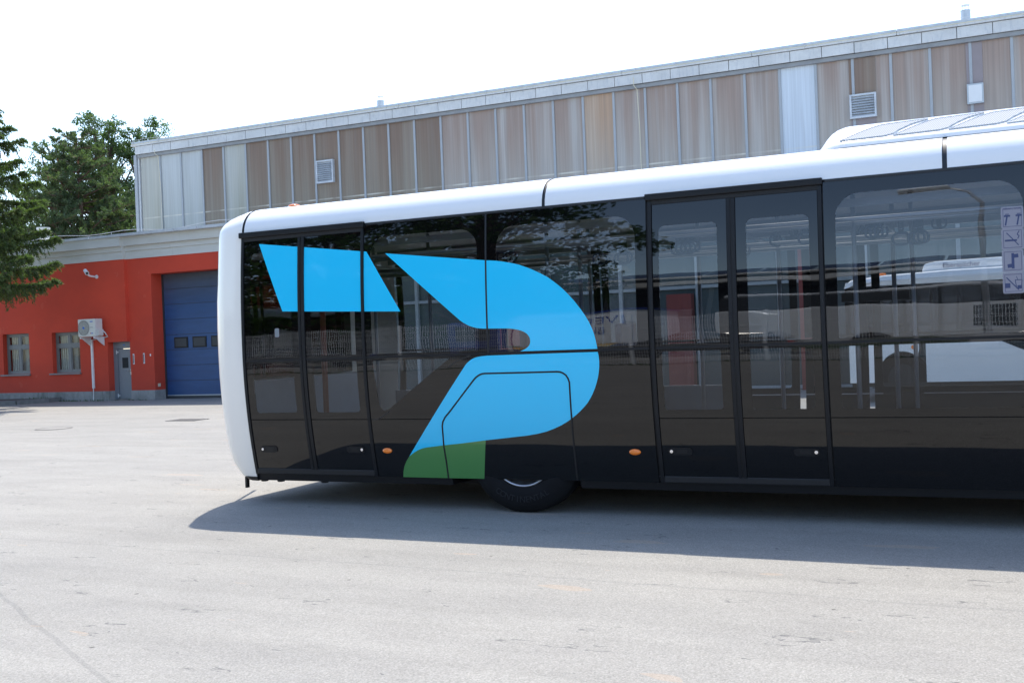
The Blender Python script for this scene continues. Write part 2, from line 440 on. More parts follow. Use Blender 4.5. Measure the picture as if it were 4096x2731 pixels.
for a, c_, y in [(-46, DR[0], YL-.025), (XS, RD[0], YW-.025)]+[(xs[i], xs[i+1], YW-.025) for i in range(0, len(xs), 2)]:
    MB().box(a, c_, y, YW+.9 if y > YL else YW+.3, -.1, PL).build('plinth', 'concrete', rb)
Co = MB()
for x0, x1, y in ((-46, XS, YL), (XS, 12, YW)):
    Co.box(x0, x1, y-.02, YW+.9, CB, 4.71); Co.box(x0, x1, y-.06, YW+.9, 4.71, 4.87)
    Co.box(x0, x1, y-.16, YW+.9, 4.87, 5.16)
Co.build('cornice', 'cornice_white', rb)
Rf = MB().box(-46, 12, YW+.9, 31.0, 4.9, 5.1); Rf.build('roof', 'zinc', rb)
# cap sheets along the eaves, one by one
cap0 = None
for i in range(66):
    x = -46+i*.88
    if cap0 is None:
        cap0 = MB().prism([(0, 0), (.865, 0), (.865, .085), (0, .085)], YL-.21, YW+.55).mesh('eaves_sheet')
        cap0.transform(Matrix.Translation((0, -YW, 5.16))); cap0.materials.append(MATS['zinc'])
    o = bpy.data.objects.new('eaves_sheet', cap0); COL.objects.link(o); o.parent = rb; o.location = (x+22, 0, .0)
    o.rotation_euler[1] = random.uniform(-.004, .004)
# lightning wire
wire = MB(); pts = []
for i in range(120): pts.append((-46+i*.48, YL-.05, 5.33+.045*math.sin(i*.9)+.03*math.sin(i*.37)))
wire.tube(pts, .008, 5)
for i in range(0, 120, 6): wire.tube([(pts[i][0], pts[i][1], 5.245), pts[i]], .009, 4)
wire.build('lightning_wire', 'wire_metal', rb)
# inner backs so openings are not see-through
for nm, (x0, x1, z0, z1) in (('window', W1), ('window', W2)):
    yf = YL+.16
    fr = MB(); t = .075
    fr.box(x0, x1, yf, yf+.06, z1-t, z1); fr.box(x0, x1, yf, yf+.06, z0, z0+t)
    fr.box(x0, x0+t, yf, yf+.06, z0+t, z1-t); fr.box(x1-t, x1, yf, yf+.06, z0+t, z1-t)
    zt = z0+(z1-z0)*.67; xm = (x0+x1)/2
    fr.box(x0+t, x1-t, yf-.005, yf+.055, zt-.05, zt+.05); fr.box(xm-.05, xm+.05, yf-.002, yf+.058, z0+t, zt-.05); fr.box(xm-.05, xm+.05, yf-.002, yf+.058, zt+.05, z1-t)
    for (a, c_) in ((x0+t, xm-.05), (xm+.05, x1-t)):   # casement inner frames
        for (e, h_) in ((z0+t, zt-.05), (zt+.05, z1-t)):
            s_ = .035
            fr.box(a, a+s_, yf+.01, yf+.05, e, h_); fr.box(c_-s_, c_, yf+.01, yf+.05, e, h_); fr.box(a+s_, c_-s_, yf+.01, yf+.05, e, e+s_); fr.box(a+s_, c_-s_, yf+.01, yf+.05, h_-s_, h_)
    F = fr.build('window', 'frame_grey', rb)
    for (a, c_) in ((x0+t, xm-.05), (xm+.05, x1-t)):
        for (e, h_) in ((z0+t, zt-.05), (zt+.05, z1-t)):
            MB().box(a, c_, yf+.026, yf+.034, e, h_).build('pane', 'clear_glass', F)
    MB().box(x0-.12, x1+.02, YL-.06, YL+.16, z0-.05, z0-.005).build('sill', 'frame_grey', F)
    cu = MB()
    for k, (a, c_) in enumerate(((x0+.1, x0+.46), (xm+.1, xm+.26), (x1-.22, x1-.06)) if x0 < -30 else ((x0+.08, x0+.5), (xm+.06, xm+.22))):
        n = 9
        for q in range(n):
            u_, v_ = a+(c_-a)*q/n, a+(c_-a)*(q+1)/n; dy = .03 if q % 2 else 0
            cu.box(u_, v_, yf+.12+dy, yf+.13+dy, z0+.05, z1-.05)
    cu.build('curtain', 'curtain', F)
    MB().box(x0, x1, yf+.24, yf+.26, z0, z1).build('room_back', 'room_dark', F)
# grey steel door
D = MB(); yd = YL+.24
D.box(DR[0], DR[0]+.17, yd, yd+.09, 0.02, 1.86); D.box(DR[1]-.07, DR[1]+.0, yd, yd+.09, .02, 1.86); D.box(DR[0]+.17, DR[1]-.07, yd, yd+.09, 1.64, 1.86)
D.box(DR[0]+.19, DR[1]-.085, yd+.012, yd+.07, .05, 1.625); D.box(DR[0]+.17, DR[1]-.07, yd+.03, yd+.09, 0.02, .04)
dj = D.build('door', 'door_grey', rb)
MB().box(DR[0]+.36, DR[0]+.60, yd+.002, yd+.011, 1.02, 1.35).build('pane', 'room_dark', dj)
h = MB().tube([(DR[1]-.11, yd+.012, .93), (DR[1]-.11, yd-.04, .93), (DR[1]-.23, yd-.045, .93)], .011, 6); h.box(DR[1]-.135, DR[1]-.095, yd+.001, yd+.012, .80, .97)
h.build('handle', 'steel', dj)
for z in (1.53, .14):
    MB().box(DR[0]+.14, DR[0]+.22, yd-.03, yd-.002, z-.02, z+.02).tube([(DR[0]+.155, yd-.02, z-.06), (DR[0]+.155, yd-.02, z+.06)], .014, 6).build('hinge', 'white_plastic', dj)
MB().box(DR[0]+.42, DR[0]+.5, yd-.003, yd-.001, 1.74, 1.77).build('mark', 'blue_mark', dj)
# small plates beside the door
for xx, z0, z1 in ((-25.30, 1.13, 1.46), (-24.87, 1.14, 1.47)):
    pl = MB().box(xx, xx+.05, YW-.02, YW, z0, z1); pl.build('plate', 'white_plastic', rb)
    MB().box(xx+.014, xx+.036, YW-.026, YW-.021, z0+.03, z1-.03).build('plate_print', 'far_dark', rb)
MB().box(-24.60, -24.56, YW-.012, YW, 1.37, 1.44).build('plate', 'white_plastic', rb)
MB().box(RD[0]-.001, RD[0]+.02, YW+.12, YW+.22, .40, .50).build('socket', 'cream_wire', rb)
# roller doors: sections one by one
def roller(x0, x1, first):
    tr = MB(); tr.box(x0, x0+.06, DEEP-.03, DEEP+.05, 0, 3.94); tr.box(x1-.06, x1, DEEP-.03, DEEP+.05, 0, 3.94)
    tr.box(x0+.06, x1-.06, DEEP-.03, DEEP+.05, .015, .075)
    root = tr.build('roller_door', 'far_dark', rb)
    for k in range(8):
        z0 = .08+k*.4825
        o = MB().box(x0+.065, x1-.065, DEEP-.012, DEEP+.04, z0+.006, z0+.4825-.006).build('door_section', 'roller_blue', root, bevel=.006)
        MB().box(x0+.07, x1-.07, DEEP-.004, DEEP+.03, z0-.006, z0+.006).build('joint', 'far_dark', root)
        MB().box(x0+.07, x1-.07, DEEP-.0155, DEEP-.0125, z0+.235, z0+.242).build('rib', 'roller_blue', root)
        if k == 3:
            n = 4; st_ = .74; w_ = .55
            for q in range(n):
                a = x0+.43+q*st_
                MB().box(a, a+w_, DEEP-.03, DEEP-.014, z0+.06, z0+.40).build('window_frame', 'matte_black', root)
                MB().box(a+.05, a+w_-.05, DEEP-.036, DEEP-.031, z0+.10, z0+.36).build('pane', 'far_dark', root)
    MB().box(x0+.065, x1-.065, DEEP-.02, DEEP-.013, .085, .115).build('bottom_bar', 'steel_dull', root)
roller(RD[0], RD[1], True)
root = MB().box(-19.2, 5.0, YW+.5, YW+.56, 0, CB).build('shop_front', 'glazing_teal', rb)
for k in range(13):
    xx = -19.2+k*2.01; MB().box(xx, xx+.09, YW+.40, YW+.50, 0, CB).build('shop_front_post', 'frame_pale', root)
for k in range(12):
    xx = -19.2+k*2.01
    for z in (.02, 2.55): MB().box(xx+.09, xx+2.01, YW+.42, YW+.499, z, z+.08).build('shop_front_rail', 'frame_pale', root)
for a, b_, y, zt_ in ((1990, 2075, 1345, 2.3), (2663, 2762, 1260, 2.42), (3190, 3290, 1100, CB)):
    MB().box(atY(a, y, YW).x, atY(b_, y, YW).x, YW+.1, YW+.38, 0, zt_).build('pillar', 'red_dull', rb)
# roof vent behind the spruce
v = MB().lathe([(0, .0), (0, .20), (.35, .20), (.35, .24), (.42, .24), (.42, 0)], tuple(atY(175, 956, 29.0)), 'Z', 16)
v.build('roof_vent', 'cornice_white', rb, smooth=False)

# wall-mounted things
ac = empty('air_conditioner', (-26.68, YL, 2.05), 'white outdoor air conditioner unit mounted on red wall above a window', 'air conditioner')
ax0, ax1, ay0, ay1, az0, az1 = -27.05, -26.31, YL-.42, YL-.12, 2.06, 2.62
MB().box(ax0, ax1, ay0, ay1, az0, az1).build('case', 'ac_white', ac, bevel=.015)
cx, cz = ax0+.25, (az0+az1)/2
MB().lathe([(0, .24), (-.012, .24), (-.012, .225), (0, .225)], (cx, ay0, cz), 'Y', 32).build('fan_ring', 'ac_dark', ac, smooth=True)
gr = MB()
for k in range(20):
    t = 2*math.pi*k/20; gr.tube([(cx+.04*math.cos(t), ay0-.012, cz+.04*math.sin(t)), (cx+.2*math.cos(t+.35), ay0-.012, cz+.2*math.sin(t+.35))], .0035, 4)
for r in (.08, .13, .18): gr.tube([(cx+r*math.cos(2*math.pi*k/24), ay0-.012, cz+r*math.sin(2*math.pi*k/24)) for k in range(25)], .003, 4)
gr.build('fan_guard', 'ac_white', ac)
MB().lathe([(-.003, 0), (-.003, .222)], (cx, ay0, cz), 'Y', 24).build('fan', 'ac_dark', ac)
MB().lathe([(-.02, 0), (-.02, .04), (-.004, .04)], (cx, ay0, cz), 'Y', 16).build('hub', 'blue_mark', ac)
MB().box(ax0+.52, ax0+.64, ay0-.004, ay0-.001, az1-.10, az1-.07).build('mark', 'blue_mark', ac)
MB().box(ax0+.52, ax0+.64, ay0-.004, ay0-.001, az0+.28, az0+.30).build('mark', 'ac_dark', ac)
MB().box(ax0+.52, ax0+.55, ay0-.004, ay0-.001, az0+.09, az0+.115).build('mark', 'tail_red', ac)
MB().box(ax0+.555, ax0+.64, ay0-.004, ay0-.001, az0+.09, az0+.115).build('mark', 'blue_mark', ac)
br = MB()
for x in (ax0+.08, ax1-.08):
    br.box(x, x+.04, ay0-.02, YL, az0-.06, az0-.01); br.add([(x, YL-.02, az0-.06), (x+.04, YL-.02, az0-.06), (x+.04, YL-.02, az0-.30), (x, YL-.02, az0-.30), (x, ay0+.06, az0-.06), (x+.04, ay0+.06, az0-.06)], [(0, 1, 2, 3), (0, 4, 5, 1), (3, 2, 5, 4), (0, 3, 4), (1, 5, 2)])
br.build('bracket', 'white_plastic', ac)
MB().box(ax1, ax1+.07, ay0+.08, ay1-.03, az0+.03, az0+.22).build('valve_cover', 'ac_white', ac, bevel=.01)
MB().tube([(ax1+.03, ay1-.06, az0+.2), (ax1+.14, ay1-.05, az0+.12), (ax1+.12, YL-.03, az0-.02), (ax1-.40, YL-.04, az0-.08), (ax1-.50, YL-.04, az0-.10)], .018, 6).build('hose', 'white_plastic', ac, smooth=True)
cdt = MB().box(-26.93, -26.86, YL-.05, YL, .40, 1.97).build('cable_duct', 'white_plastic')
tag(cdt, 'white plastic cable duct running down red wall below the air conditioner', 'cable duct')
q = MB().tube([(-26.89, YL-.04, .40), (-26.89, YL-.05, .0)], .014, 6).build('drain_hose', 'white_plastic'); tag(q, 'thin white drain hose from cable duct down over concrete plinth', 'hose')
cm = empty('security_camera', (-26.5, YL, 4.05), 'white bullet security camera on the red wall beside the spruce', 'security camera')
c0 = Vector((-26.74, YL-.32, 4.17)); c1 = Vector((-26.58, YL-.42, 4.09))
dd = (c1-c0).normalized()
MB().tube([c0-dd*.02, c0, c1, c1+dd*.06], [.04, .06, .06, .065], 12).build('housing', 'white_plastic', cm, smooth=False)
MB().tube([c1+dd*.061, c1+dd*.068], [.045, .045], 12).build('lens', 'far_dark', cm)
MB().tube([(-26.64, YL-.38, 4.07), (-26.60, YL-.28, 3.99), (-26.58, YL-.12, 3.97), (-26.58, YL, 3.97)], .03, 8).build('arm', 'white_plastic', cm, smooth=True)
MB().lathe([(-.03, .0), (-.03, .06), (0, .06)], (-26.58, YL, 3.97), 'Y', 14).build('base', 'white_plastic', cm)

# planting bed at the foot of the wall
kb = MB(); kp = [Vector((-28.42, YL-.04, 0)), Vector((-28.30, 25.1, 0)), Vector((-28.6, 24.1, 0)), Vector((-29.6, 23.1, 0)), Vector((-32, 22.6, 0)), Vector((-46, 22.4, 0))]
bed = empty('planting_bed', (-30, 24, 0), 'low kerbed planting bed with dark soil by the red wall', 'planting bed')
for i in range(len(kp)-1):
    a, c_ = kp[i], kp[i+1]; d = (c_-a).normalized(); n_ = Vector((-d.y, d.x, 0))*.06
    n_ = n_ if n_.y > 0 or n_.x < 0 else -n_
    L = (c_-a).length; k = max(1, int(L/.9))
    for j in range(k):
        p0 = a+d*(L*j/k+.006); p1 = a+d*(L*(j+1)/k-.006)
        MB().add([p0-n_, p1-n_, p1+n_, p0+n_]+[q+Vector((0, 0, .14)) for q in (p0-n_, p1-n_, p1+n_, p0+n_)], [(0, 3, 2, 1), (4, 5, 6, 7), (0, 1, 5, 4), (1, 2, 6, 5), (2, 3, 7, 6), (3, 0, 4, 7)]).build('kerbstone', 'kerb', bed)
sl = MB(); sl.v = [(q.x, q.y, .10) for q in kp]+[(-46, YL-.04, .10)]; sl.f = [tuple(range(len(sl.v)))]
sl.build('soil', 'soil', bed)
wd = MB()
for k in range(300):
    x = random.uniform(-30, -26.3) if k < 200 else random.uniform(-28.6, -24.2); y = YL-random.uniform(.05, .12 if k >= 200 else .3); s_ = random.uniform(.02, .06); a = random.uniform(0, 6)
    zb = .1 if x < -28.45 else 0
    wd.add([(x, y, zb), (x+s_*.5*math.cos(a), y+s_*.5*math.sin(a), zb), (x+s_*math.cos(a), y-s_*.4, zb+s_*random.uniform(.6, 1.4))], [(0, 1, 2)])
wo_ = wd.build('weeds', 'leaf_dark'); tag(wo_, 'sparse weeds growing along the foot of the red wall', 'weeds', kind='stuff')

# covers in the yard
c_ = atZ(215, 1714); mh = MB().lathe([(0, .0), (0.006, .0), (.006, .30), (.0, .36)], (c_.x, c_.y, .002), 'Z', 40)
mh = mh.build('manhole_cover', 'asphalt'); tag(mh, 'round manhole cover set in the asphalt yard, left of the drain grate', 'manhole cover')
MB().lathe([(.003, .355), (.007, .355), (.007, .37), (.003, .37)], (c_.x, c_.y, .002), 'Z', 40).build('rim', 'cast_iron', mh)
c_ = atZ(745, 1680); dg = MB(); 
for k in range(9): dg.box(c_.x-.36+k*.09, c_.x-.32+k*.09, c_.y-.2, c_.y+.2, -.02, .012)
dg.box(c_.x-.38, c_.x+.44, c_.y-.23, c_.y-.2, -.02, .012); dg.box(c_.x-.38, c_.x+.44, c_.y+.2, c_.y+.23, -.02, .012)
dg = dg.build('drain_grate', 'cast_iron'); tag(dg, 'rectangular iron drain grate in the asphalt near the bus end', 'drain grate')

# ================================================================= GREY HALL
YH = 31.0; HX0 = -29.66; HXE = 8
hb = empty('industrial_hall', (-20, YH, 0), 'long grey industrial hall with translucent streaked wall panels and white fascia', 'building')
MB().box(-29.86, 8.3, YH+.3, 56, 0, 9.0).build('inner_wall', 'far_wall', hb)
MB().box(-29.86, 8.3, YH+.0, YH+.3, 0, 6.0).build('lower_wall', 'far_wall', hb)
MB().box(-29.90, 8.4, YH+.12, 56.2, 9.0, 9.30).build('roof', 'zinc', hb)
MB().box(-29.88, -29.74, YH-.10, YH+.3, 5.2, 8.92).build('corner_post', 'mullion_grey', hb, bevel=.01)
MB().box(-29.73, -29.68, YH-.04, YH+.2, 5.2, 8.80).build('corner_trim', 'white_plastic', hb)
MB().box(-29.70, 8.3, YH-.10, YH+.28, 8.80, 8.918).build('beam', 'beam_grey', hb, bevel=.012)
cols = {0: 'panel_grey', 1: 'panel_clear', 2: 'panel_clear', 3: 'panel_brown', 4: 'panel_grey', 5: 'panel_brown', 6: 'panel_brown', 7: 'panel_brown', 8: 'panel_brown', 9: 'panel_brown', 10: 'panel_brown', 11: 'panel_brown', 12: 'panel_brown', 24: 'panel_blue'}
pm = {}; cols[int((atY(2350, 450, YH).x-HX0)/.9955)] = 'panel_glow_tint'
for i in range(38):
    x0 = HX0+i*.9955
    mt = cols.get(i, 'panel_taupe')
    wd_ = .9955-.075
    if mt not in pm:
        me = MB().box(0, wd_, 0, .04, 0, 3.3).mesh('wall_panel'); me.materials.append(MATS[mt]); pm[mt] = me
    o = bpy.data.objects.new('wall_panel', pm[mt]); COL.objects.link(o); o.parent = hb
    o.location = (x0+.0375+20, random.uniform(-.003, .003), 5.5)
    if 'mull' not in pm:
        me = MB().box(-.0375, .0375, -.035, .05, 0, 3.3).mesh('mullion', bevel=.006); me.materials.append(MATS['mullion_grey']); pm['mull'] = me
    if i > 0:
        o = bpy.data.objects.new('mullion', pm['mull']); COL.objects.link(o); o.parent = hb; o.location = (x0+20, 0, 5.5)
# fascia tiles (about 0.88 m) and upper cap sheets (4 m)
tm = MB().box(.008, .860, 0, .05, 0, .29).mesh('fascia_tile', bevel=.004); tm.materials.append(MATS['fascia_tile'])
for i in range(44):
    o = bpy.data.objects.new('fascia_tile', tm); COL.objects.link(o); o.parent = hb
    o.location = (-29.74+i*.868+20, -.16+random.uniform(-.006, .006), 8.925); o.rotation_euler = (random.uniform(-.012, .012), random.uniform(-.0025, .0025), random.uniform(-.004, .004))
MB().box(-29.8, 8.4, YH-.10, YH+.12, 8.92, 9.22).build('fascia_backing', 'far_dark', hb)
for i in range(10):
    a = -29.88+i*3.9
    MB().box(a, a+3.885, YH-.20, YH+.14, 9.232, 9.305).build('cap_sheet', 'fascia_tile', hb)
    MB().box(a, a+3.885, YH-.185, YH+.14, 9.305, 9.39).build('cap_sheet', 'zinc', hb)
    MB().tube([(a, YH-.205, 9.30), (a+3.885, YH-.205, 9.303)], .012, 5).build('cable', 'cream_wire', hb)
wr = MB(); pts = [(-29.8+i*.62, YH-.1, 9.47+.014*math.sin(i*1.7)) for i in range(62)]
wr.tube(pts, .006, 4)
for i in range(0, 62, 2): wr.tube([(pts[i][0], YH-.21, 9.26), (pts[i][0], YH-.21, 9.40), pts[i]], .008, 4)
wr.build('lightning_wire', 'wire_metal', hb)
for (xx, top) in ((-28.72, 9.0), (-10.02, 9.1)):
    MB().tube([(xx+.0, YH-.23, top), (xx, YH-.23, 8.86), (xx+.06, YH-.12, 8.76), (xx+.08, YH-.06, 7.5), (xx+.08, YH-.06, 5.6)], .012, 5).build('down_conductor', 'cream_wire', hb)
def louvre(x0, x1, z0, z1, n):
    f = MB(); t = .05; y = YH-.12
    f.box(x0, x1, y, YH+.0, z0, z0+t); f.box(x0, x1, y, YH+.0, z1-t, z1); f.box(x0, x0+t, y, YH+.0, z0+t, z1-t); f.box(x1-t, x1, y, YH+.0, z0+t, z1-t)
    r = f.build('louvre', 'zinc', hb)
    MB().box(x0+t, x1-t, YH-.03, YH-.01, z0+t, z1-t).build('back', 'far_dark', r)
    for k in range(n):
        z = z0+t+(z1-z0-2*t)*(k+.5)/n; h_ = (z1-z0-2*t)/n*1.02
        MB().add([(x0+t, y+.01, z-h_*.5), (x1-t, y+.01, z-h_*.5), (x1-t, y+.07, z+h_*.5), (x0+t, y+.07, z+h_*.5), (x0+t, y+.018, z-h_*.5-.004), (x1-t, y+.018, z-h_*.5-.004), (x1-t, y+.078, z+h_*.5-.004), (x0+t, y+.078, z+h_*.5-.004)],
                 [(0, 1, 2, 3), (7, 6, 5, 4), (0, 4, 5, 1), (3, 2, 6, 7), (0, 3, 7, 4), (1, 5, 6, 2)]).build('slat', 'zinc', r)
louvre(-21.62, -20.92, 7.06, 7.84, 10)
louvre(-3.88, -3.18, 7.14, 7.80, 8)
f = MB().box(-.90, -.50, YH-.12, YH, 7.17, 7.69).build('vent_box', 'steel_dull', hb)
MB().box(-.86, -.54, YH-.135, YH-.121, 7.21, 7.65).build('vent_grille', 'white_plastic', f)
MB().box(-.90, -.50, YH-.02, YH-.004, 7.69, 8.79).build('blanking_panel', 'panel_dark', hb)
MB().box(-3.88, -3.18, YH-.02, YH-.004, 7.80, 8.79).build('blanking_panel', 'panel_brown', hb)
MB().box(-3.86, -3.2, YH-.02, YH-.004, 5.6, 7.14).build('blanking_panel', 'panel_dark', hb)
MB().box(-.90, -.50, YH-.02, YH-.004, 5.6, 7.17).build('blanking_panel', 'panel_dark', hb)
for (a, b_) in (((1523, 436), (1523, 385)), ((3863, 84), (3863, 19))):
    p0, p1 = atY(*a, 36), atY(*b_, 36); r_ = .14; H_ = p1.z
    ch = MB().lathe([(9.2-H_, r_), (-.20, r_), (-.20, r_+.012), (-.185, r_+.012), (-.185, r_-.02), (-.185, 0)], (p0.x, 36, H_), 'Z', 20).build('chimney', 'steel_dull', hb, smooth=False)
    q = MB().lathe([(-.025, 0), (-.03, r_), (0, 0.02)], (p0.x, 36, H_), 'Z', 20)
    for k in range(3): t = 2*math.pi*k/3+.5; q.tube([(p0.x+.1*math.cos(t), 36+.1*math.sin(t), H_-.19), (p0.x+.1*math.cos(t), 36+.1*math.sin(t), H_-.02)], .008, 4)
    q.build('cowl', 'steel_dull', ch)

# ================================================================= TREES
def fastmesh(name, V, F, mat, parent, kind='stuff'):
    me = bpy.data.meshes.new(name); n = len(F); k = F.shape[1]
    me.vertices.add(len(V)); me.vertices.foreach_set('co', V.astype(np.float32).ravel())
    me.loops.add(n*k); me.loops.foreach_set('vertex_index', F.astype(np.int32).ravel())
    me.polygons.add(n); me.polygons.foreach_set('loop_start', np.arange(0, n*k, k, dtype=np.int32))
    me.update(calc_edges=True); me.validate()
    o = link(name, me, mat, parent)
    if kind: o['kind'] = kind
    return o
def unit(a): return a/np.maximum(np.linalg.norm(a, axis=1, keepdims=True), 1e-6)
def leaves(P, L, W, dirs=None, jit=1.0):
    "leaf quads (kites) at points P"
    n = len(P); d = unit(rng.normal(size=(n, 3))*jit+(0 if dirs is None else dirs))
    s = unit(np.cross(d, rng.normal(size=(n, 3))))
    l = (L*rng.uniform(.6, 1.3, n))[:, None]; w_ = (W*rng.uniform(.6, 1.3, n))[:, None]
    V = np.stack([P, P+d*l*.45+s*w_*.5, P+d*l, P+d*l*.45-s*w_*.5], 1).reshape(-1, 3)
    return V, np.arange(4*n).reshape(n, 4)
def broad_tree(loc, H, rad, label, group, base=.28, n_cl=70, per=260, leaf=.17, mat='leaf_broad', lean=0, clr=.11):
    loc = Vector(loc); root = empty('broadleaf_tree', loc, label, 'tree', group)
    tr = MB(); top = loc+Vector((lean, 0, H*.93))
    stem = [loc+Vector((lean*t*t+math.sin(t*5)*.12*H*.1, math.cos(t*4)*.1, H*.93*t)) for t in np.linspace(0, 1, 9)]
    tr.tube(stem, [H*.024*(1-.9*t)+.02 for t in np.linspace(0, 1, 9)], 8)
    C = []
    for i in range(n_cl):
        t = base+(1-base)*(i+.5)/n_cl; a = i*2.399+random.uniform(-.4, .4)
        env = rad*math.sin(min(1, (t-base)/(1-base)*1.0+.12)*math.pi*.93)**.6*random.uniform(.45, 1.08)
        c0 = loc+Vector((lean*t*t, 0, H*(t-.06))); c = c0+Vector((math.cos(a)*env, math.sin(a)*env, H*.07*random.uniform(.3, 1.4)))
        C.append(c)
        s0 = stem[min(8, max(1, int((t-.12)*8)))]
        mid_ = s0.lerp(c, .5)+Vector((0, 0, H*.02))
        tr.tube([s0, mid_, c], [H*.008, H*.005, .012], 5, cap=False)
    tr.build('trunk', 'bark', root)
    P = []
    for c in C:
        r_ = H*clr*random.uniform(.55, 1.15)
        nn = int(per*random.uniform(.6, 1.2)); q = rng.normal(size=(nn, 3)); q = unit(q)*(rng.uniform(0, 1, (nn, 1))**.5)
        sub = unit(rng.normal(size=(7, 3)))*.62
        q = q*.42+sub[rng.integers(0, 7, nn)]
        P.append(np.array(c)+q*np.array([r_, r_, r_*.72]))
    P = np.concatenate(P); V, F = leaves(P, leaf, leaf*.72, np.array([0, 0, -.25]))
    fastmesh('crown', V, F, mat, root); return root
def pine_tree(loc, H, rad, label):
    loc = Vector(loc); root = empty('pine_tree', loc, label, 'tree')
    tr = MB(); tr.tube([loc+Vector((math.sin(t*3)*.25, 0, H*t*.97)) for t in np.linspace(0, 1, 8)], [.26*(1-.88*t) for t in np.linspace(0, 1, 8)], 8)
    P = []; D = []; cones = MB()
    lv = 24
    for i in range(lv):
        t = .22+.76*i/(lv-1); k = 7 if t < .75 else 5
        for j in range(k):
            a = j*2*math.pi/k+i*1.1+random.uniform(-.3, .3)
            R0 = rad*(1.02-t)**.62*random.uniform(.62, 1.1)*(1.0 if t > .35 else .8)+.25
            c0 = loc+Vector((0, 0, H*t)); c1 = c0+Vector((math.cos(a)*R0, math.sin(a)*R0, R0*random.uniform(.02, .38)))
            tr.tube([c0, c0.lerp(c1, .5)-Vector((0, 0, .08)), c1], [.05, .035, .012], 4, cap=False)
            nb = max(4, int(R0*7))
            for q in range(nb):
                s_ = random.uniform(.3, 1.02) if q > 1 else 1.0
                b0 = c0.lerp(c1, s_); off = Vector((random.gauss(0, .26), random.gauss(0, .26), random.uniform(-.05, .34)))*(.7+.3*R0)
                tip = b0+off; tr.tube([b0, tip], [.014, .008], 3, cap=False)
                n = 76; u_ = rng.uniform(.1, 1.15, n)[:, None]
                base_ = np.array(b0)+(np.array(tip-b0))*u_
                P.append(base_); D.append(np.tile(np.array(off.normalized())*.9+np.array([0, 0, .45]), (n, 1)))
            if random.random() < .10: q = c0.lerp(c1, .8)-Vector((0, 0, .1)); cones.tube([q, q-Vector((0, 0, .16))], [.05, .03], 6)
    P = np.concatenate(P); D = np.concatenate(D)
    P += rng.normal(size=P.shape)*.03
    V, F = leaves(P, .15, .042, D, .75)
    tr.build('trunk', 'bark_red', root); fastmesh('crown', V, F, 'leaf_pine', root); cones.build('cones', 'cone_brown', root); return root
def spruce_tree(loc, H, rad, label, side):
    loc = Vector(loc); root = empty('spruce_tree', loc, label, 'tree')
    tr = MB(); tr.tube([loc+Vector((0, 0, H*t)) for t in np.linspace(0, 1, 6)], [.34*(1-.9*t) for t in np.linspace(0, 1, 6)], 10)
    P = []; D = []
    def branch(z, a, Rr, lift):
        dirv = Vector((math.cos(a), math.sin(a), 0)); pts = []
        for s in np.linspace(0, 1, 9):     # sweeping branch: down, then up at the tip
            pts.append(loc+dirv*Rr*s+Vector((0, 0, z-Rr*(.30*s-(.22+lift)*s**3))))
        tr.tube(pts, [.04*(1-.85*s)+.004 for s in np.linspace(0, 1, 9)], 4, cap=False)
        n_t = int(Rr*21)
        for q in range(n_t):
            s = random.uniform(.12, 1.0)**.7; k = min(7, int(s*8)); b0 = pts[k].lerp(pts[k+1], s*8-k)
            sd_ = Vector((-dirv.y, dirv.x, 0))*random.choice((-1, 1))
            ln = (.16+.60*(1-s)**.8)*random.uniform(.6, 1.2)
            t1 = b0+(sd_*.6+dirv*.7).normalized()*ln*.7
            t2 = t1+Vector((dirv.x*.10, dirv.y*.10, -random.uniform(.35, 1.25)*ln*(1.0 if s < .85 else .5)))
            n = 26; u_ = rng.uniform(0, 1, n)[:, None]
            A_, B_ = np.array(b0), np.array(t1); C_ = np.array(t2)
            P.append(A_+(B_-A_)*u_); D.append(np.tile(np.array((t1-b0).normalized())*1.0, (n, 1)))
            P.append(B_+(C_-B_)*u_); D.append(np.tile(np.array((t2-t1).normalized())*1.2, (n, 1)))
            tr.tube([b0, t1, t2], [.008, .006, .003], 3, cap=False)
        u_ = rng.uniform(.55, 1.0, 160)       # needles along the leading shoot
        for s in u_:
            k = min(7, int(s*8)); P.append(np.array([pts[k].lerp(pts[k+1], s*8-k)])); D.append(np.array([dirv])*.8)
    z = side[0]; a = .3
    while z < H*.97:
        t = z/H; k_ = 9
        for j in range(k_):
            aa = a+j*2*math.pi/k_+random.uniform(-.25, .25)
            branch(z+random.uniform(-.12, .12), aa, rad*(1-t)**1.0*min(1.0, .78+.22*z/8)*random.uniform(.78, 1.02), random.uniform(-.04, .06))
        a += 1.3; z += random.uniform(.42, .56)
    P = np.concatenate(P); D = np.concatenate(D); P += rng.normal(size=P.shape)*.012
    V, F = leaves(P, .10, .026, D, .6)
    tr.build('trunk', 'bark', root); fastmesh('crown', V, F, 'leaf_spruce', root); return root
G1 = 'trees behind the red building'
pine_tree((-44.6, 42, 0), 13.1, 4.9, 'dark bushy pine with reddish trunk rising behind the red workshop')
broad_tree((-48.0, 47.5, 0), 15.3, 2.9, 'tallest broadleaf tree just behind the pine top, with open airy crown', G1, base=.38, n_cl=84, per=420, leaf=.12, clr=.058)
broad_tree((-46.4, 48.5, 0), 14.8, 2.9, 'broadleaf tree beside the hall corner, right of the pine', G1, base=.32, n_cl=84, per=420, leaf=.12, clr=.061, lean=.5)
broad_tree((-51.6, 47, 0), 13.9, 3.4, 'lower broadleaf tree between the spruce and the pine', G1, base=.35, n_cl=70, per=400, leaf=.12, clr=.07)
broad_tree((-57.6, 48, 0), 10.5, 3.6, 'short broadleaf tree hidden behind the spruce branches', G1, base=.3, n_cl=50, per=200, clr=.09)
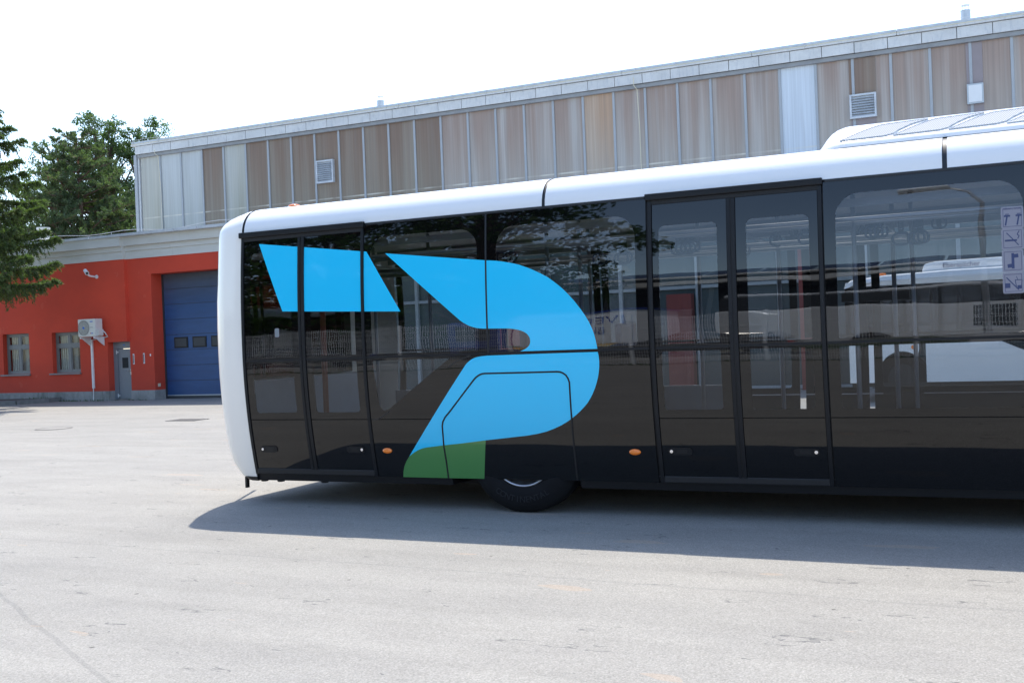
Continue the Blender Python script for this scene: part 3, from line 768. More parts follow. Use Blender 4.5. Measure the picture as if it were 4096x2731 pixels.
spruce_tree((-28.3, 21.8, 0), 12.9, 5.4, 'big spruce with drooping branches hanging over the red wall at left edge', (4.0,))

# ================================================================= BUS
BY = 8.36; BW = 2.9; BYF = BY+BW; BM = BY+BW/2
def ins(z): return .094*max(0, 1.5-z)**2+.05*max(0, z-1.55)**2
def insd(z): return -.188*max(0, 1.5-z)+.10*max(0, z-1.55)
def S(px, py):
    z = 1.4
    for _ in range(25): q = atY(px, py, BY+ins(z)); z = q.z
    return (q.x, q.z)
bus = empty('airport_bus', (-1.0, BM, 0), 'long low airport bus with white roof, black glass side and blue ribbon graphic', 'bus')
def skin(name, polys, mat, parent, off=0.0, thick=.012, far=False, xlim=None, label=None):
    "panel that follows the curved bus side; polys=[outer, hole, ...] in (x,z)"
    tris = tessellate_polygon([[Vector((x, z, 0)) for x, z in pl] for pl in polys])
    flat = [q for pl in polys for q in pl]
    bm = bmesh.new(); vs = [bm.verts.new((x, 0, z)) for x, z in flat]
    for t in tris:
        try: bm.faces.new([vs[i] for i in t])
        except ValueError: pass
    if xlim:
        for X, s_ in ((xlim[0], -1), (xlim[1], 1)):
            bmesh.ops.bisect_plane(bm, geom=bm.verts[:]+bm.edges[:]+bm.faces[:], plane_co=(X, 0, 0), plane_no=(s_, 0, 0), clear_outer=True)
    zs = [q[1] for q in flat]
    z = math.floor(min(zs)/.08)*.08
    while z < max(zs):
        if z > min(zs)+.004: bmesh.ops.bisect_plane(bm, geom=bm.verts[:]+bm.edges[:]+bm.faces[:], plane_co=(0, 0, z), plane_no=(0, 0, 1))
        z += .08
    bm.verts.ensure_lookup_table(); bm.verts.index_update()
    base = [(v_.co.x, v_.co.z) for v_ in bm.verts]; faces = []
    for f in bm.faces:
        if f.calc_area() < 1e-9: continue
        idx = [v_.index for v_ in f.verts]; f.normal_update()
        faces.append(idx if f.normal.y < 0 else idx[::-1])
    bnd = [(e.verts[0].index, e.verts[1].index) for e in bm.edges if len(e.link_faces) == 1]
    bm.free(); n = len(base); V = []; N = []; F = []
    def Y(z, o): y = BY+ins(z)+o; return y if not far else 2*BM-y
    sg = 1 if not far else -1
    def nrm(z, s): v_ = Vector((0, -1*sg*s, insd(z)*s)); return v_.normalized()
    for x, z in base: V.append((x, Y(z, -off), z)); N.append(nrm(z, 1))
    for x, z in base: V.append((x, Y(z, -off+thick), z)); N.append(nrm(z, -1))
    for f in faces:
        a = f if not far else f[::-1]; F.append(tuple(a)); F.append(tuple(i+n for i in reversed(a)))
    for (i, j) in bnd:
        k = len(V); a, c_ = base[i], base[j]
        q = [(a[0], Y(a[1], -off), a[1]), (c_[0], Y(c_[1], -off), c_[1]), (c_[0], Y(c_[1], -off+thick), c_[1]), (a[0], Y(a[1], -off+thick), a[1])]
        V += q; e = Vector(q[1])-Vector(q[0]); nn = e.cross(Vector(q[3])-Vector(q[0])); nn = nn.normalized() if nn.length else Vector((0, 0, 1))
        N += [nn]*4; F.append((k, k+1, k+2, k+3))
    me = bpy.data.meshes.new(name); me.from_pydata(V, [], F)
    o = link(name, me, mat, parent, label=label); me.shade_smooth(); me.normals_split_custom_set_from_vertices([tuple(q) for q in N])
    return o
def rrect(x0, x1, z0, z1, rt, rbm=.03, n=8):
    pts = []
    for cx, cz, r, a0 in ((x0+rbm, z0+rbm, rbm, 180), (x1-rbm, z0+rbm, rbm, 270), (x1-rt, z1-rt, rt, 0), (x0+rt, z1-rt, rt, 90)):
        for k in range(n+1): a = R_(a0+90*k/n); pts.append((cx+r*math.cos(a), cz+r*math.sin(a)))
    return pts
def ribbon(name, pts, width, mat, parent, off=.003, closed=False, th=.008):
    "rubber strip on the bus side along (x,z) points"
    V = []; F = []; n = len(pts); out = []
    for i, (x, z) in enumerate(pts):
        a = pts[max(0, i-1)]; c_ = pts[min(n-1, i+1)]; d = Vector((c_[0]-a[0], c_[1]-a[1])); d.normalize(); nx, nz = -d.y*width/2, d.x*width/2
        for sx, o_ in ((1, off), (-1, off), (-1, off-th), (1, off-th)):
            zz = z+nz*sx; V.append((x+nx*sx, BY+ins(zz)-o_, zz))
    for i in range(n-1):
        for j in range(4): F.append((i*4+j, i*4+(j+1) % 4, (i+1)*4+(j+1) % 4, (i+1)*4+j))
    F += [(0, 1, 2, 3), tuple(reversed([(n-1)*4+j for j in range(4)]))]
    q = MB(); q.v = V; q.f = F; return q.build(name, mat, parent)
def vline(x, z0, z1, n=16): return [(x, z0+(z1-z0)*k/n) for k in range(n+1)]
ZB, ZL, ZM, ZT = .295, .832, 1.402, 2.615
def rect(x0, x1, z0, z1): return [(x0, z0), (x1, z0), (x1, z1), (x0, z1)]
G = .004
def section(x0, x1, wx=None, ztop=2.45, rt=.05, lower=True, door=False, far=False, lowpoly=None, zb=ZB, pane='tinted_glass', zl=ZL):
    nm = 'door_leaf' if door else 'side_panel'; pm_ = 'matte_black' if far else 'black_gloss'
    zt = ZT if not door else 2.56
    up_ = [rect(x0, x1, ZM+.006, zt)]; lo_ = [rect(x0, x1, zl+.004 if zb < zl else zl, ZM-.006)]
    up_h = lo_h = None
    if wx:
        up_h = rrect(wx[0], wx[1], ZM+.03, ztop, rt, .012); up_.append(up_h[::-1])
        if lower:
            lo_h = lowpoly or rrect(wx[0], wx[1], .90, ZM-.03, .012, .03); lo_.append(lo_h[::-1])
    main = skin(nm, up_, pm_, bus, far=far)
    skin('lower_panel', lo_, pm_, main, far=far)
    if zb < zl: skin('skirt_panel', [rect(x0, x1, zb, zl-.004)], pm_, main, far=far)
    for h_ in (up_h, lo_h):
        if h_: skin('window_pane', [h_], pane+('_double' if (h_ is up_h and not far) else ''), main, far=far, thick=.006)
    return main
doorA = section(-6.755, -6.125, (-6.68, -6.20), 2.44, .04, door=True)
doorB = section(-6.045, -5.42, (-5.98, -5.49), 2.44, .04, door=True)
p1, p2 = S(1520, 1641), S(1698, 1529)
sideA = section(-5.385, -4.1335, (-5.32, -4.22), 2.50, .17, lowpoly=[(-5.32, 1.37), (-5.28, .95), (-5.24, .91), (-5.17, .93), (-4.52, 1.372)])
sideB = section(-4.1325, -2.680, (-4.04, -2.775), 2.495, .18, lower=False, zl=ZB)
doorC = section(-2.625, -2.02, (-2.575, -2.095), 2.385, .05, door=True)
doorD = section(-1.945, -1.32, (-1.865, -1.385), 2.385, .05, door=True)
sideC = section(-1.275, .30, (-1.19, .09), 2.515, .18)
sideD = section(.308, 1.62, (.40, 1.53), 2.50, .17)
doorE = section(1.655, 2.27, (1.73, 2.20), 2.385, .05, door=True)
doorF = section(2.34, 2.98, (2.41, 2.91), 2.385, .05, door=True)
sideE = section(3.015, 4.60, (3.1, 4.5), 2.50, .17)
# far side (simpler, seen through the glass)
for a, c_ in ((-6.755, -5.40), (-5.38, -4.14), (-4.12, -2.68), (-1.27, .30), (.31, 1.62), (3.02, 4.60)):
    section(a, c_, (a+.08, c_-.08), 2.50, .17, far=True, pane='clear_glass')
for a in (-2.64, -1.96, 1.65, 2.33): section(a+.02, a+.64, (a+.10, a+.56), 2.45, .05, far=True, pane='clear_glass')

for x_ in (-6.79, -6.085, -5.40, -4.133, -2.668, -1.983, -1.298, .304, 1.637, 2.305, 3.0, 4.6):
    skin('pillar', [rect(x_-.055, x_+.055, .31, 2.60)], 'matte_black', bus, -.016, .02)
for z_, h_ in ((.832, .03), (2.60, .05), (.33, .03)):
    skin('rail_backing', [rect(-6.76, 4.58, z_-h_, z_+h_)], 'matte_black', bus, -.016, .012)
# door bars, header rails, seals
for (x0, xm0, xm1, x1) in ((-6.79, -6.125, -6.045, -5.385), (-2.66, -2.02, -1.945, -1.285), (1.62, 2.27, 2.34, 3.01)):
    fr = ribbon('door_frame', vline(x0+.015, ZB, 2.60), .030, 'door_seal', bus, .010, th=.03)
    ribbon('door_seal', vline(x1-.015, ZB, 2.60), .030, 'door_seal', fr, .010, th=.03)
    ribbon('door_seal', vline(xm0+.018, ZB+.03, 2.56), .028, 'door_seal', fr, .009, th=.03)
    ribbon('door_seal', vline(xm1-.018, ZB+.03, 2.56), .028, 'door_seal', fr, .009, th=.03)
    ribbon('door_gap', vline((xm0+xm1)/2, ZB+.03, 2.56), .012, 'matte_black', fr, .004, th=.03)
    q = MB()
    yy = BY+ins(2.6)
    q.prism([(x0-.02, 2.598), (x1+.008, 2.598), (x1+.008, 2.652), (x0-.02, 2.652)], yy-.03, yy+.06); q.build('header_rail', 'door_seal', fr, bevel=.008)
    q = MB().box(x0, x1, yy-.010, yy+.05, 2.562, 2.597).build('header_gap', 'matte_black', fr)
    q = MB().prism([(x0+.03, .297), (x1-.03, .297), (x1-.03, .355), (x0+.03, .355)], BY+ins(.33)-.012, BY+ins(.33)+.05).build('threshold', 'matte_black', fr, bevel=.01)
    for xx in (x0+.03, x1-.03): pass
for x0, x1 in ((-5.385, -4.137), (-4.129, -2.68), (-1.275, .30), (-2.625, -2.02), (-1.945, -1.32), (-6.755, -6.125), (-6.045, -5.42), (.308, 1.62), (3.015, 4.6)):
    ribbon('belt_seal', [(x0, ZM), (x1, ZM)], .020, 'door_seal', bus, .004)
    MB().box(x0, x1, BY+.012, BY+.030, ZM-.03, ZM+.03).build('belt_rail', 'matte_black', bus)
ribbon('panel_seal', vline(-4.133, ZM, ZT), .016, 'rubber', bus, .003)
ribbon('panel_seal', vline(.304, ZB, ZT), .012, 'rubber', bus, .003)
ribbon('panel_seal', [(-5.38, .83), (-5.31, .832), (-5.25, .86), (-4.45, 1.345), (-4.30, 1.395)], .008, 'rubber', bus, .002)
WC = [S(*q) for q in ((1795, 1912), (1786, 1845), (1776, 1784), (1769.6, 1703.6), (1772, 1686), (1781, 1668), (1800, 1645), (1896, 1518), (1904, 1509), (1912, 1503), (1920, 1498), (1929, 1494.6), (1940, 1493), (1952, 1493), (2100, 1489.5), (2228.6, 1486), (2240, 1487), (2252, 1491.5), (2264, 1500), (2273, 1514), (2278, 1529), (2282, 1600), (2286.6, 1668), (2292, 1740), (2300, 1820), (2306, 1875), (2311, 1920))]
ribbon('wheel_cover_seam', WC, .014, 'matte_black', bus, .0045)
# top trim between glass and roof
for x0, x1 in ((-5.37, -2.69), (-1.26, 1.60), (3.03, 4.62)):
    MB().box(x0, x1, BY+ins(2.62)-.004, BY+ins(2.62)+.03, ZT+.001, ZT+.022).build('roof_gasket', 'rubber', bus)
# blue / green film
film1 = [S(*q) for q in ((1036.6, 976.3), (1466, 1006.7), (1602, 1245.5), (1130, 1245.5))]
skin('decal', [film1[::-1]], 'film_blue', doorA, .0016, .0012, xlim=(-7, -6.118))
skin('decal', [film1[::-1]], 'film_blue', doorB, .0016, .0012, xlim=(-6.050, -5.413))
skin('decal', [film1[::-1]], 'film_blue', sideA, .0016, .0012, xlim=(-5.383, -4.14))
hook = [S(*q) for q in ((1540.6, 1013.4), (1850, 1035), (1945, 1041.5), (1985, 1043), (2023, 1048), (2050, 1053), (2077, 1059), (2106, 1069), (2135, 1081), (2165, 1095), (2193, 1110), (2220, 1130), (2246, 1151), (2265, 1169), (2282, 1187), (2298, 1205), (2313, 1224), (2327, 1242), (2340, 1261), (2355, 1286), (2367, 1311), (2376, 1335), (2383, 1362), (2388, 1385), (2390, 1396.5),
        (2230, 1402), (2073, 1408), (2090, 1401), (2103.6, 1394), (2112, 1387), (2117, 1381), (2120.5, 1372), (2121, 1364), (2119, 1351), (2114, 1342), (2108, 1335), (2098, 1328), (2086, 1322.5), (2073, 1319), (2059, 1316.3), (2041, 1314), (2023, 1313.2), (1947, 1314), (1932, 1314), (1918, 1313), (1906, 1311.5), (1894, 1308.5), (1880, 1304), (1867, 1298), (1853, 1290), (1840, 1281), (1800, 1246))]
skin('decal', [hook[::-1]], 'film_blue', sideA, .0016, .0012, xlim=(-5.383, -4.138))
skin('decal', [hook[::-1]], 'film_blue', sideB, .0016, .0012, xlim=(-4.128, -2.6))
edge = [(1943, 1760), (1850, 1772), (1775, 1780), (1707, 1788.5), (1694, 1791.5), (1680, 1796), (1668, 1802), (1658, 1808.5), (1647, 1816), (1638, 1824)]
low = [(2391.5, 1407), (2395, 1425), (2397, 1447), (2397, 1468), (2395, 1489), (2392, 1509), (2387, 1529), (2380, 1552), (2371, 1574), (2362, 1592), (2351, 1610), (2337, 1627), (2322, 1643), (2306, 1658), (2289, 1672), (2268, 1687), (2246, 1700), (2216, 1714), (2184, 1726), (2147, 1735), (2108, 1741.5)]+edge+[(1800, 1556), (1860, 1462.5), (1867, 1453), (1876, 1444.6), (1886, 1437), (1898, 1431), (1911, 1427), (1925, 1424.6), (1947, 1422), (2059, 1418), (2200, 1413)]
low = [S(*q) for q in low]
skin('decal', [low], 'film_blue', sideB, .0016, .0012, xlim=(-5.38, -2.6))
green = [S(*q) for q in edge+[(1627, 1842), (1618, 1864), (1614.5, 1886), (1614, 1907), (1792, 1911), (1938, 1914)]]
skin('decal', [green], 'film_green', sideB, .0016, .0012, xlim=(-5.38, -2.6), label='green film foot of the ribbon graphic')
# marker lamps
for (px, py) in ((1550.5, 1801.5), (2541, 1807)):
    x, z = S(px, py); y = BY+ins(z)
    q = MB(); n = 28
    for k, (s_, d_) in enumerate(((1, .002), (1.0, .008), (.85, .014), (.5, .018))):
        q.v += [(x+.050*s_*math.cos(2*math.pi*j/n), y-d_, z+.0255*s_*math.sin(2*math.pi*j/n)) for j in range(n)]
    for k in range(3):
        for j in range(n): q.f.append((k*n+j, k*n+(j+1) % n, (k+1)*n+(j+1) % n, (k+1)*n+j))
    q.f.append(tuple(3*n+j for j in range(n))); L_ = q.build('marker_lamp', 'amber_lens', bus, smooth=True)
    for sx in (-1, 1): MB().lathe([(-.012, 0), (-.012, .0035), (-.008, .0035)], (x+sx*.040, y, z), 'Y', 8).build('screw', 'steel', L_)
# handles
for (px, py, leaf, s_) in ((1078, 1795.5, doorA, -1), (1424, 1797, doorB, 1), (2722, 1804.5, doorC, -1), (3228, 1807.5, doorD, 1)):
    x, z = S(px, py); y = BY+ins(z)
    pts = rrect(x-.098, x+.098, z-.031, z+.031, .0305, .0305, 10)
    H_ = skin('handle', [pts], 'door_seal', leaf, .008, .008)
    skin('grip_recess', [rrect(x-.01-.030*1+s_*(-.012), x+.045+s_*(-.012), z-.016, z+.016, .004, .004, 2)], 'matte_black', leaf, .0095, .0012)
    MB().lathe([(-.016, 0), (-.016, .008), (-.0135, .0085), (-.0135, .013), (-.010, .014)], (x+s_*.072, y, z), 'Y', 18).build('lock', 'chrome', leaf, smooth=False)

# roof shell: lofted cross-section
PR = [(ins(2.638), 2.638), (.066, 2.69), (.080, 2.735), (.104, 2.78), (.138, 2.82), (.183, 2.856), (.245, 2.884), (.34, 2.905), (.50, 2.922), (.90, 2.940), (1.45, 2.955)]
def roof_section(x): 
    a = [(x, BY+y, z) for y, z in PR]; c_ = [(x, 2*BM-(BY+y), z) for y, z in PR[-2::-1]]
    return a+c_
def loft(name, secs, mat, parent, closed_ends=False, smooth=True):
    q = MB(); n = len(secs[0])
    for s_ in secs: q.v += s_
    for i in range(len(secs)-1):
        for j in range(n-1): q.f.append((i*n+j, i*n+j+1, (i+1)*n+j+1, (i+1)*n+j))
    o = q.build(name, mat, parent, smooth=smooth)
    return o
for (a, c_) in ((-6.765, -3.600), (-3.572, -.430), (-.396, 2.60), (2.63, 4.60)):
    loft('roof_panel', [roof_section(a+(c_-a)*k/6) for k in range(7)], 'white_paint', bus)
def strip_section(x): return [(x, y+(.006 if y < BM else -.006), z-.006) for x, y, z in roof_section(x)]
for (a, c_) in ((-3.60, -3.572), (-.430, -.396), (2.60, 2.63), (-6.79, -6.765)):
    loft('roof_seal', [strip_section(a-.004), strip_section(c_+.004)], 'rubber', bus)
# end cap (rear) and the other end
def capmesh(xs_, sgn, mat, name):
    prof = []                                   # whole profile, near bottom -> over the roof -> far bottom
    zz = [.262, .30, .40, .55, .75, 1.0, 1.25, 1.5, 1.75, 2.0, 2.2, 2.4, 2.55, 2.638]
    prof = [(ins(z), z) for z in zz]+PR[1:]
    full = [(BY+y, z) for y, z in prof]+[(2*BM-(BY+y), z) for y, z in prof[-2::-1]]
    def Lz(z):
        g_ = 1.0-.24*max(0, (z-1.9)/1.0)**1.6
        if z < 1.15: g_ -= .10*((1.15-z)/.85)**1.6
        if z < .50: g_ -= .22*((.50-z)/.22)**2
        return g_
    rings = [(0, 0), (.06, .002), (.12, .008), (.18, .02)]
    r = .30
    for k in range(1, 11): a = R_(90*k/10); rings.append((.18+r*math.sin(a), .02+r*(1-math.cos(a))))
    secs = []
    for (dx, di) in rings:
        s_ = []
        for (y, z) in full:
            f_ = (BM-y)/(BW/2); zi = z
            di0 = di; di = di0*(1-.5*min(1, max(0, (z-2.25)/.55)))
            yy = y+di*(1 if f_ > 0 else -1)*min(1, abs(f_)*1.02) if abs(f_) > .02 else y
            top_ = max(0, (z-2.60)/.35); 
            zi = z-(.10*di0*min(1, top_)+.15*max(0, dx-.02)*min(1, top_*1.3)); di = di0
            s_.append((xs_+sgn*dx*Lz(z), yy, zi))
        secs.append(s_)
    q = MB(); n = len(full)
    for s_ in secs: q.v += s_
    for i in range(len(secs)-1):
        for j in range(n-1): q.f.append((i*n+j, i*n+j+1, (i+1)*n+j+1, (i+1)*n+j))
    k = (len(secs)-1)*n
    for j in range(n//2): q.f.append((k+j, k+j+1, k+n-2-j, k+n-1-j)) if j+1 < n-2-j else None
    o = q.build(name, mat, bus, smooth=True)
    md = o.modifiers.new('e', 'EDGE_SPLIT'); md.split_angle = R_(50)
    return o
capR = capmesh(-6.792, -1, 'white_cap', 'end_cap')
capF = capmesh(4.62, 1, 'white_cap', 'end_cap')
MB().box(5.02, 5.118, BY+.35, BYF-.35, 1.15, 2.5).build('windscreen', 'black_gloss', bus, bevel=.02)
MB().box(-7.288, -7.17, BY+.42, BYF-.42, 1.2, 2.45).build('rear_window', 'black_gloss', bus, bevel=.02)
for xx in (-6.786, 4.61):   # dark edge between cap and side
    ribbon('cap_seal', vline(xx, .27, 2.63), .014, 'matte_black', bus, .002, th=.02)
# chin below the cap, tow flap
pl_ = [(-6.79, .135), (-6.92, .15), (-7.0, .20), (-7.06, .30), (-7.09, .45), (-7.10, .8)]
q = MB(); pts = [(x, BY+y) for x, y in pl_]+[(x, BYF-y) for x, y in reversed(pl_)]; n = len(pts)
q.v = [(x, y, .264-.0*i) for i, (x, y) in enumerate(pts)]+[(min(x+.05, -6.79), y+(.02 if y < BM else -.02), .222) for x, y in pts]
q.f = [tuple(range(n)), tuple(reversed(range(n, 2*n)))]+[(i, (i+1) % n, n+(i+1) % n, n+i) for i in range(n)]
q.build('chin', 'matte_black', bus)
x_, z_ = atY(993, 1950, BY+.3).x, .20
MB().box(x_-.012, x_+.012, BY+.27, BY+.31, .13, .24).build('tow_flap', 'matte_black', bus)
for px in (1060, 1125, 1300): 
    x_ = atY(px, 1925, BY+.25).x; MB().lathe([(-.02, .0), (-.015, .035), (.03, .045)], (x_, BY+.25, .222), 'Z', 10).build('bolt_head', 'matte_black', bus)
# sill and chassis
sl = MB()
for a, c_ in ((-6.80, -4.62), (-3.38, 4.6)):
    sl.add([(a, BY+.150, .294), (c_, BY+.150, .294), (c_, BY+.175, .228), (a, BY+.175, .228), (a, BY+.9, .22), (c_, BY+.9, .22), (a, BY+.9, .34), (c_, BY+.9, .34)],
           [(0, 1, 2, 3), (3, 2, 5, 4), (4, 5, 7, 6), (6, 7, 1, 0), (0, 3, 4, 6), (1, 7, 5, 2)])
sl.build('sill', 'matte_black', bus)
MB().box(-5.9, 4.5, BY+.75, BYF-.3, .16, .34).build('chassis', 'matte_black', bus)
MB().box(-6.80, 4.6, BYF-.14, BYF-.10, .22, .36).build('sill', 'matte_black', bus)
# axle wheels
def wheel(x, near):
    ysgn = 1 if near else -1; y0 = BY+.13 if near else BYF-.13; R0 = .53
    hub = MB().lathe([(0.10, .0), (.10, .12), (.14, .13), (.14, .20)], (x, y0, R0), 'Y', 32) if near else MB().lathe([(-.10, .0), (-.10, .12), (-.14, .13), (-.14, .20)], (x, y0, R0), 'Y', 32)
    wl = hub.build('wheel', 'steel_dull', bus, smooth=True)
    pr_ = [(.02, .302), (.004, .34), (.0, .40), (.008, .46), (.03, .505), (.05, .522), (.06, .53), (.24, .53), (.26, .515), (.29, .46), (.30, .34), (.29, .30)]
    MB().lathe([(a*ysgn, r) for a, r in pr_], (x, y0, R0), 'Y', 64).build('tyre', 'rubber_tyre', wl, smooth=True)
    rm = [(.02, .302), (.012, .297), (.016, .287), (.035, .283), (.05, .273), (.10, .265), (.14, .20)]
    MB().lathe([(a*ysgn, r) for a, r in rm], (x, y0, R0), 'Y', 64).build('rim', 'steel', wl, smooth=True)
    return wl
wl = wheel(-3.92, True); wheel(-3.92, False); wheel(2.0+1.1+.7, True); wheel(3.8, False)
# raised sidewall lettering
Vt = []; Ft = []
word = 'CONTINENTAL'
for i, ch in enumerate(word):
    a = R_(-90-34+i*6.8); me = text_mesh(ch, .075, .0015)
    ct = Vector((-3.92+.41*math.cos(a), BY+.127, .53+.41*math.sin(a)))
    th = a+math.pi/2; k = len(Vt)
    for v_ in me.vertices:
        x, z, d_ = v_.co.x, v_.co.y, v_.co.z
        Vt.append((ct.x+x*math.cos(th)-z*math.sin(th), ct.y-d_, ct.z+x*math.sin(th)+z*math.cos(th)))
    Ft += [tuple(i_+k for i_ in p_.vertices) for p_ in me.polygons]; bpy.data.meshes.remove(me)
q = MB(); q.v = Vt; q.f = Ft; q.build('lettering', 'tyre_print', wl)

# roof air-conditioning unit
X0, X1 = -1.36, 3.1
up_prof = [(.30, 2.90), (.305, 2.925), (.335, 2.948), (.43, 3.013), (.52, 3.075), (.58, 3.103), (.66, 3.120), (.80, 3.133), (1.45, 3.15)]
def ac_sec(x, s_):
    pts = [(y, 2.91+(z-2.91)*s_) for y, z in up_prof]; k = (1-s_)*.25
    return [(x, BY+y+k*(1.45-y)/1.45, z) for y, z in pts]+[(x, 2*BM-(BY+y+k*(1.45-y)/1.45), z) for y, z in pts[-2::-1]]
secs = [ac_sec(X0-.002, .02)]+[ac_sec(X0+.26*(1-math.cos(R_(a)))*.9, .02+.98*math.sin(R_(a))) for a in (12, 25, 38, 52, 66, 80, 90)]
secs += [ac_sec(X0+.3+(X1-X0-.6)*k/10, 1) for k in range(1, 11)]+[ac_sec(X1-.2, .8), ac_sec(X1, .02)]
acu = loft('roof_unit', secs, 'white_paint', bus)
def onslope(u_): return (BY+.345+u_*.185, 2.955+u_*.127)
xg = -1.18
for k in range(10):
    x = xg+k*.395
    if x > 2.7: break
    pts = [(x, .02), (x+.05, .22), (x+.14, .55), (x+.22, .80), (x+.30, .97), (x+.52, 1.03), (x+.64, 1.05), (x+.52, .78), (x+.44, .45), (x+.39, .16), (x+.33, .06)]
    if k == 3: pts = [(x, .02), (x+.05, .22), (x+.14, .55), (x+.22, .80), (x+.30, .97), (x+.40, 1.03), (x+.43, .9), (x+.44, .45), (x+.42, .2), (x+.37, .1)]
    for (nm, mt_, sc_, lift) in (('grille', 'grille_mesh', 1.0, .006),):
        q = MB(); c0_ = (sum(a for a, _ in pts)/len(pts), .5)
        vv = []
        for (a, u_) in pts: y, z = onslope(u_*.98+.01); vv.append((a, y-lift*.57, z+lift*.82))
        q.add(vv, [tuple(range(len(vv)))]); q.add([(a, y+.004, z-.01) for a, y, z in vv], [])
        n = len(vv); q.f += [(i, (i+1) % n, n+(i+1) % n, n+i) for i in range(n)]
        g_ = q.build(nm, mt_, acu)
    rim_ = [vv[i] for i in range(n)]+[vv[0]]
    MB().tube([(a, y-.001, z+.001) for a, y, z in rim_], .003, 4, cap=False).build('grille_rim', 'white_paint', acu)
# amber roof beacon
q = atY(1177, 820, BY+.42); MB().lathe([(0, .06), (.014, .056), (.022, .035), (.024, 0)], (q.x, BY+.42, 2.912), 'Z', 20).build('roof_lamp', 'amber_lens', bus, smooth=True)

# ---- interior seen through the glass
IY0, IY1 = BY+.12, BYF-.12
MB().box(-6.74, 4.55, IY0+.02, IY1-.02, .345, .40).build('floor', 'interior_floor', bus)
MB().box(-6.9, 4.8, IY0+.25, IY1-.25, 2.60, 2.64).build('ceiling', 'interior_light', bus)
for y in (IY0+.01, IY1-.26):
    MB().box(-6.8, 4.7, y, y+.25, 2.555, 2.60).build('light_duct', 'interior_light', bus, bevel=.01)
for y in (BY+.26, BY+.62, BY+1.10, BY+1.80, BY+2.28, BYF-.26):
    q = MB().tube([(-6.6, y, 2.34 if abs(y-BM) > .8 else 2.26), (4.4, y, 2.34 if abs(y-BM) > .8 else 2.26)], .019, 8); q.build('handrail', 'rail_steel', bus, smooth=True)
for y in (BY+.30, BYF-.30): MB().box(-6.7, 4.6, y, y+.05, 2.44, 2.50).build('vent_strip', 'pole_grey', bus)
def pole(px, py, Y, r=.019, mat='pole_grey'):
    x = atY(px, py, Y).x
    MB().tube([(x, Y, .40), (x, Y, 2.60)], r, 10).build('grab_pole', mat, bus, smooth=True)
pole(3417, 1000, BY+.62); pole(3572, 1000, BY+1.8, .020); pole(3648, 1000, BY+1.10, .017); pole(2324, 1180, BY+1.1); pole(2362, 1180, BY+1.8); pole(2187, 1000, BY+.62)
pole(1300, 1500, BY+1.1, .03, 'orange_seat'); pole(1020, 1500, BY+1.1); pole(2800, 1200, BY+2.2); pole(3120, 1200, BY+1.8); pole(1720, 1200, BY+1.1); pole(1500, 1200, BY+1.8)
# hanging straps
strap_src = {}
def strap(px, py, Y, turn=0.0, ln=.20):
    P0 = atY(px, py, Y); z1 = 2.34 if abs(Y-BM) > .8 else 2.26; zc = P0.z
    st_ = MB().box(P0.x-.021, P0.x+.021, Y-.004, Y+.004, zc+.045, z1+.01).build('hand_strap', 'strap_black', bus)
    n = 20; pts = []
    for k in range(n+1):
        a = 2*math.pi*k/n; ex, ez = .062*math.copysign(abs(math.cos(a))**.7, math.cos(a)), .045*math.copysign(abs(math.sin(a))**.7, math.sin(a))
        pts.append((P0.x+ex*math.cos(turn), Y+ex*math.sin(turn), zc+ez))
    MB().tube(pts, .010, 6, cap=False).build('loop', 'strap_blue', st_, smooth=True)
    q = MB()
    for dx in (-.006, .006): q.box(P0.x+dx-.0018, P0.x+dx+.0018, Y-.007, Y-.004, zc+.075, zc+.079)
    q.build('rivet', 'steel', st_)
for (px, py, t) in ((2713, 995, .1), (2733, 992, .1), (2752, 992, .1), (2770, 983, .5), (2982, 1000, 1.2), (3103, 962, .9), (3226, 952, .1), (3487, 930, .8), (3505, 927, .8), (3524, 925, .8), (3605, 955, .0), (3665, 952, .3), (3684, 948, .6), (3694, 946, .9),
                    (2400, 1036, .6), (2416, 1034, .9), (2485, 1035, .0), (2500, 1030, .2), (2000, 1030, .4), (2016, 1030, .4), (2040, 1028, .2)):
    strap(px, py, BY+.62 if t < .85 else BY+1.10, t)
for (px, py, t) in ((3470, 908, .2), (3756, 893, .2), (3185, 925, .2), (3455, 930, .9)): strap(px, py, BY+2.28, t)
# cross bars joining rails and poles
for x in (-5.9, -4.6, -3.2, -2.0, -.9, .4, 2.4):
    MB().tube([(x, BY+.62, 2.30), (x, BY+2.28, 2.30)], .016, 8).build('cross_rail', 'rail_steel', bus, smooth=True)
# seats and partition near the ends, grey lining below windows
for x in (-4.4,):
    for y in (BY+.35, BYF-.85):
        st_ = MB().box(x, x+.8, y, y+.5, .40, .85).build('wheel_box', 'interior_floor', bus, bevel=.04)
for x in (-4.45, -4.0, -3.55, -3.1):
    s_ = MB().box(x, x+.06, BY+.36, BY+.80, .95, 1.62).build('seat_back', 'strap_blue', bus, bevel=.025)
q0, q1 = atY(3365, 1150, BYF-.2), atY(3640, 1196, BYF-.2)
MB().box(q0.x, q1.x, BYF-.22, BYF-.16, q1.z, q0.z-.06).build('display_panel', 'matte_black', bus)
for (a, c_) in ((-6.75, -5.4), (-5.35, -2.7), (3.0, 4.6)):
    MB().box(a, c_, IY1-.04, IY1-.02, .40, .95).build('side_lining', 'interior_grey', bus)
MB().box(4.25, 4.3, IY0+.1, IY1-.1, .40, 2.55).build('driver_partition', 'interior_grey', bus)
MB().box(-6.98, -6.94, IY0+.1, IY1-.1, .40, 1.2).build('rear_lining', 'interior_grey', bus)
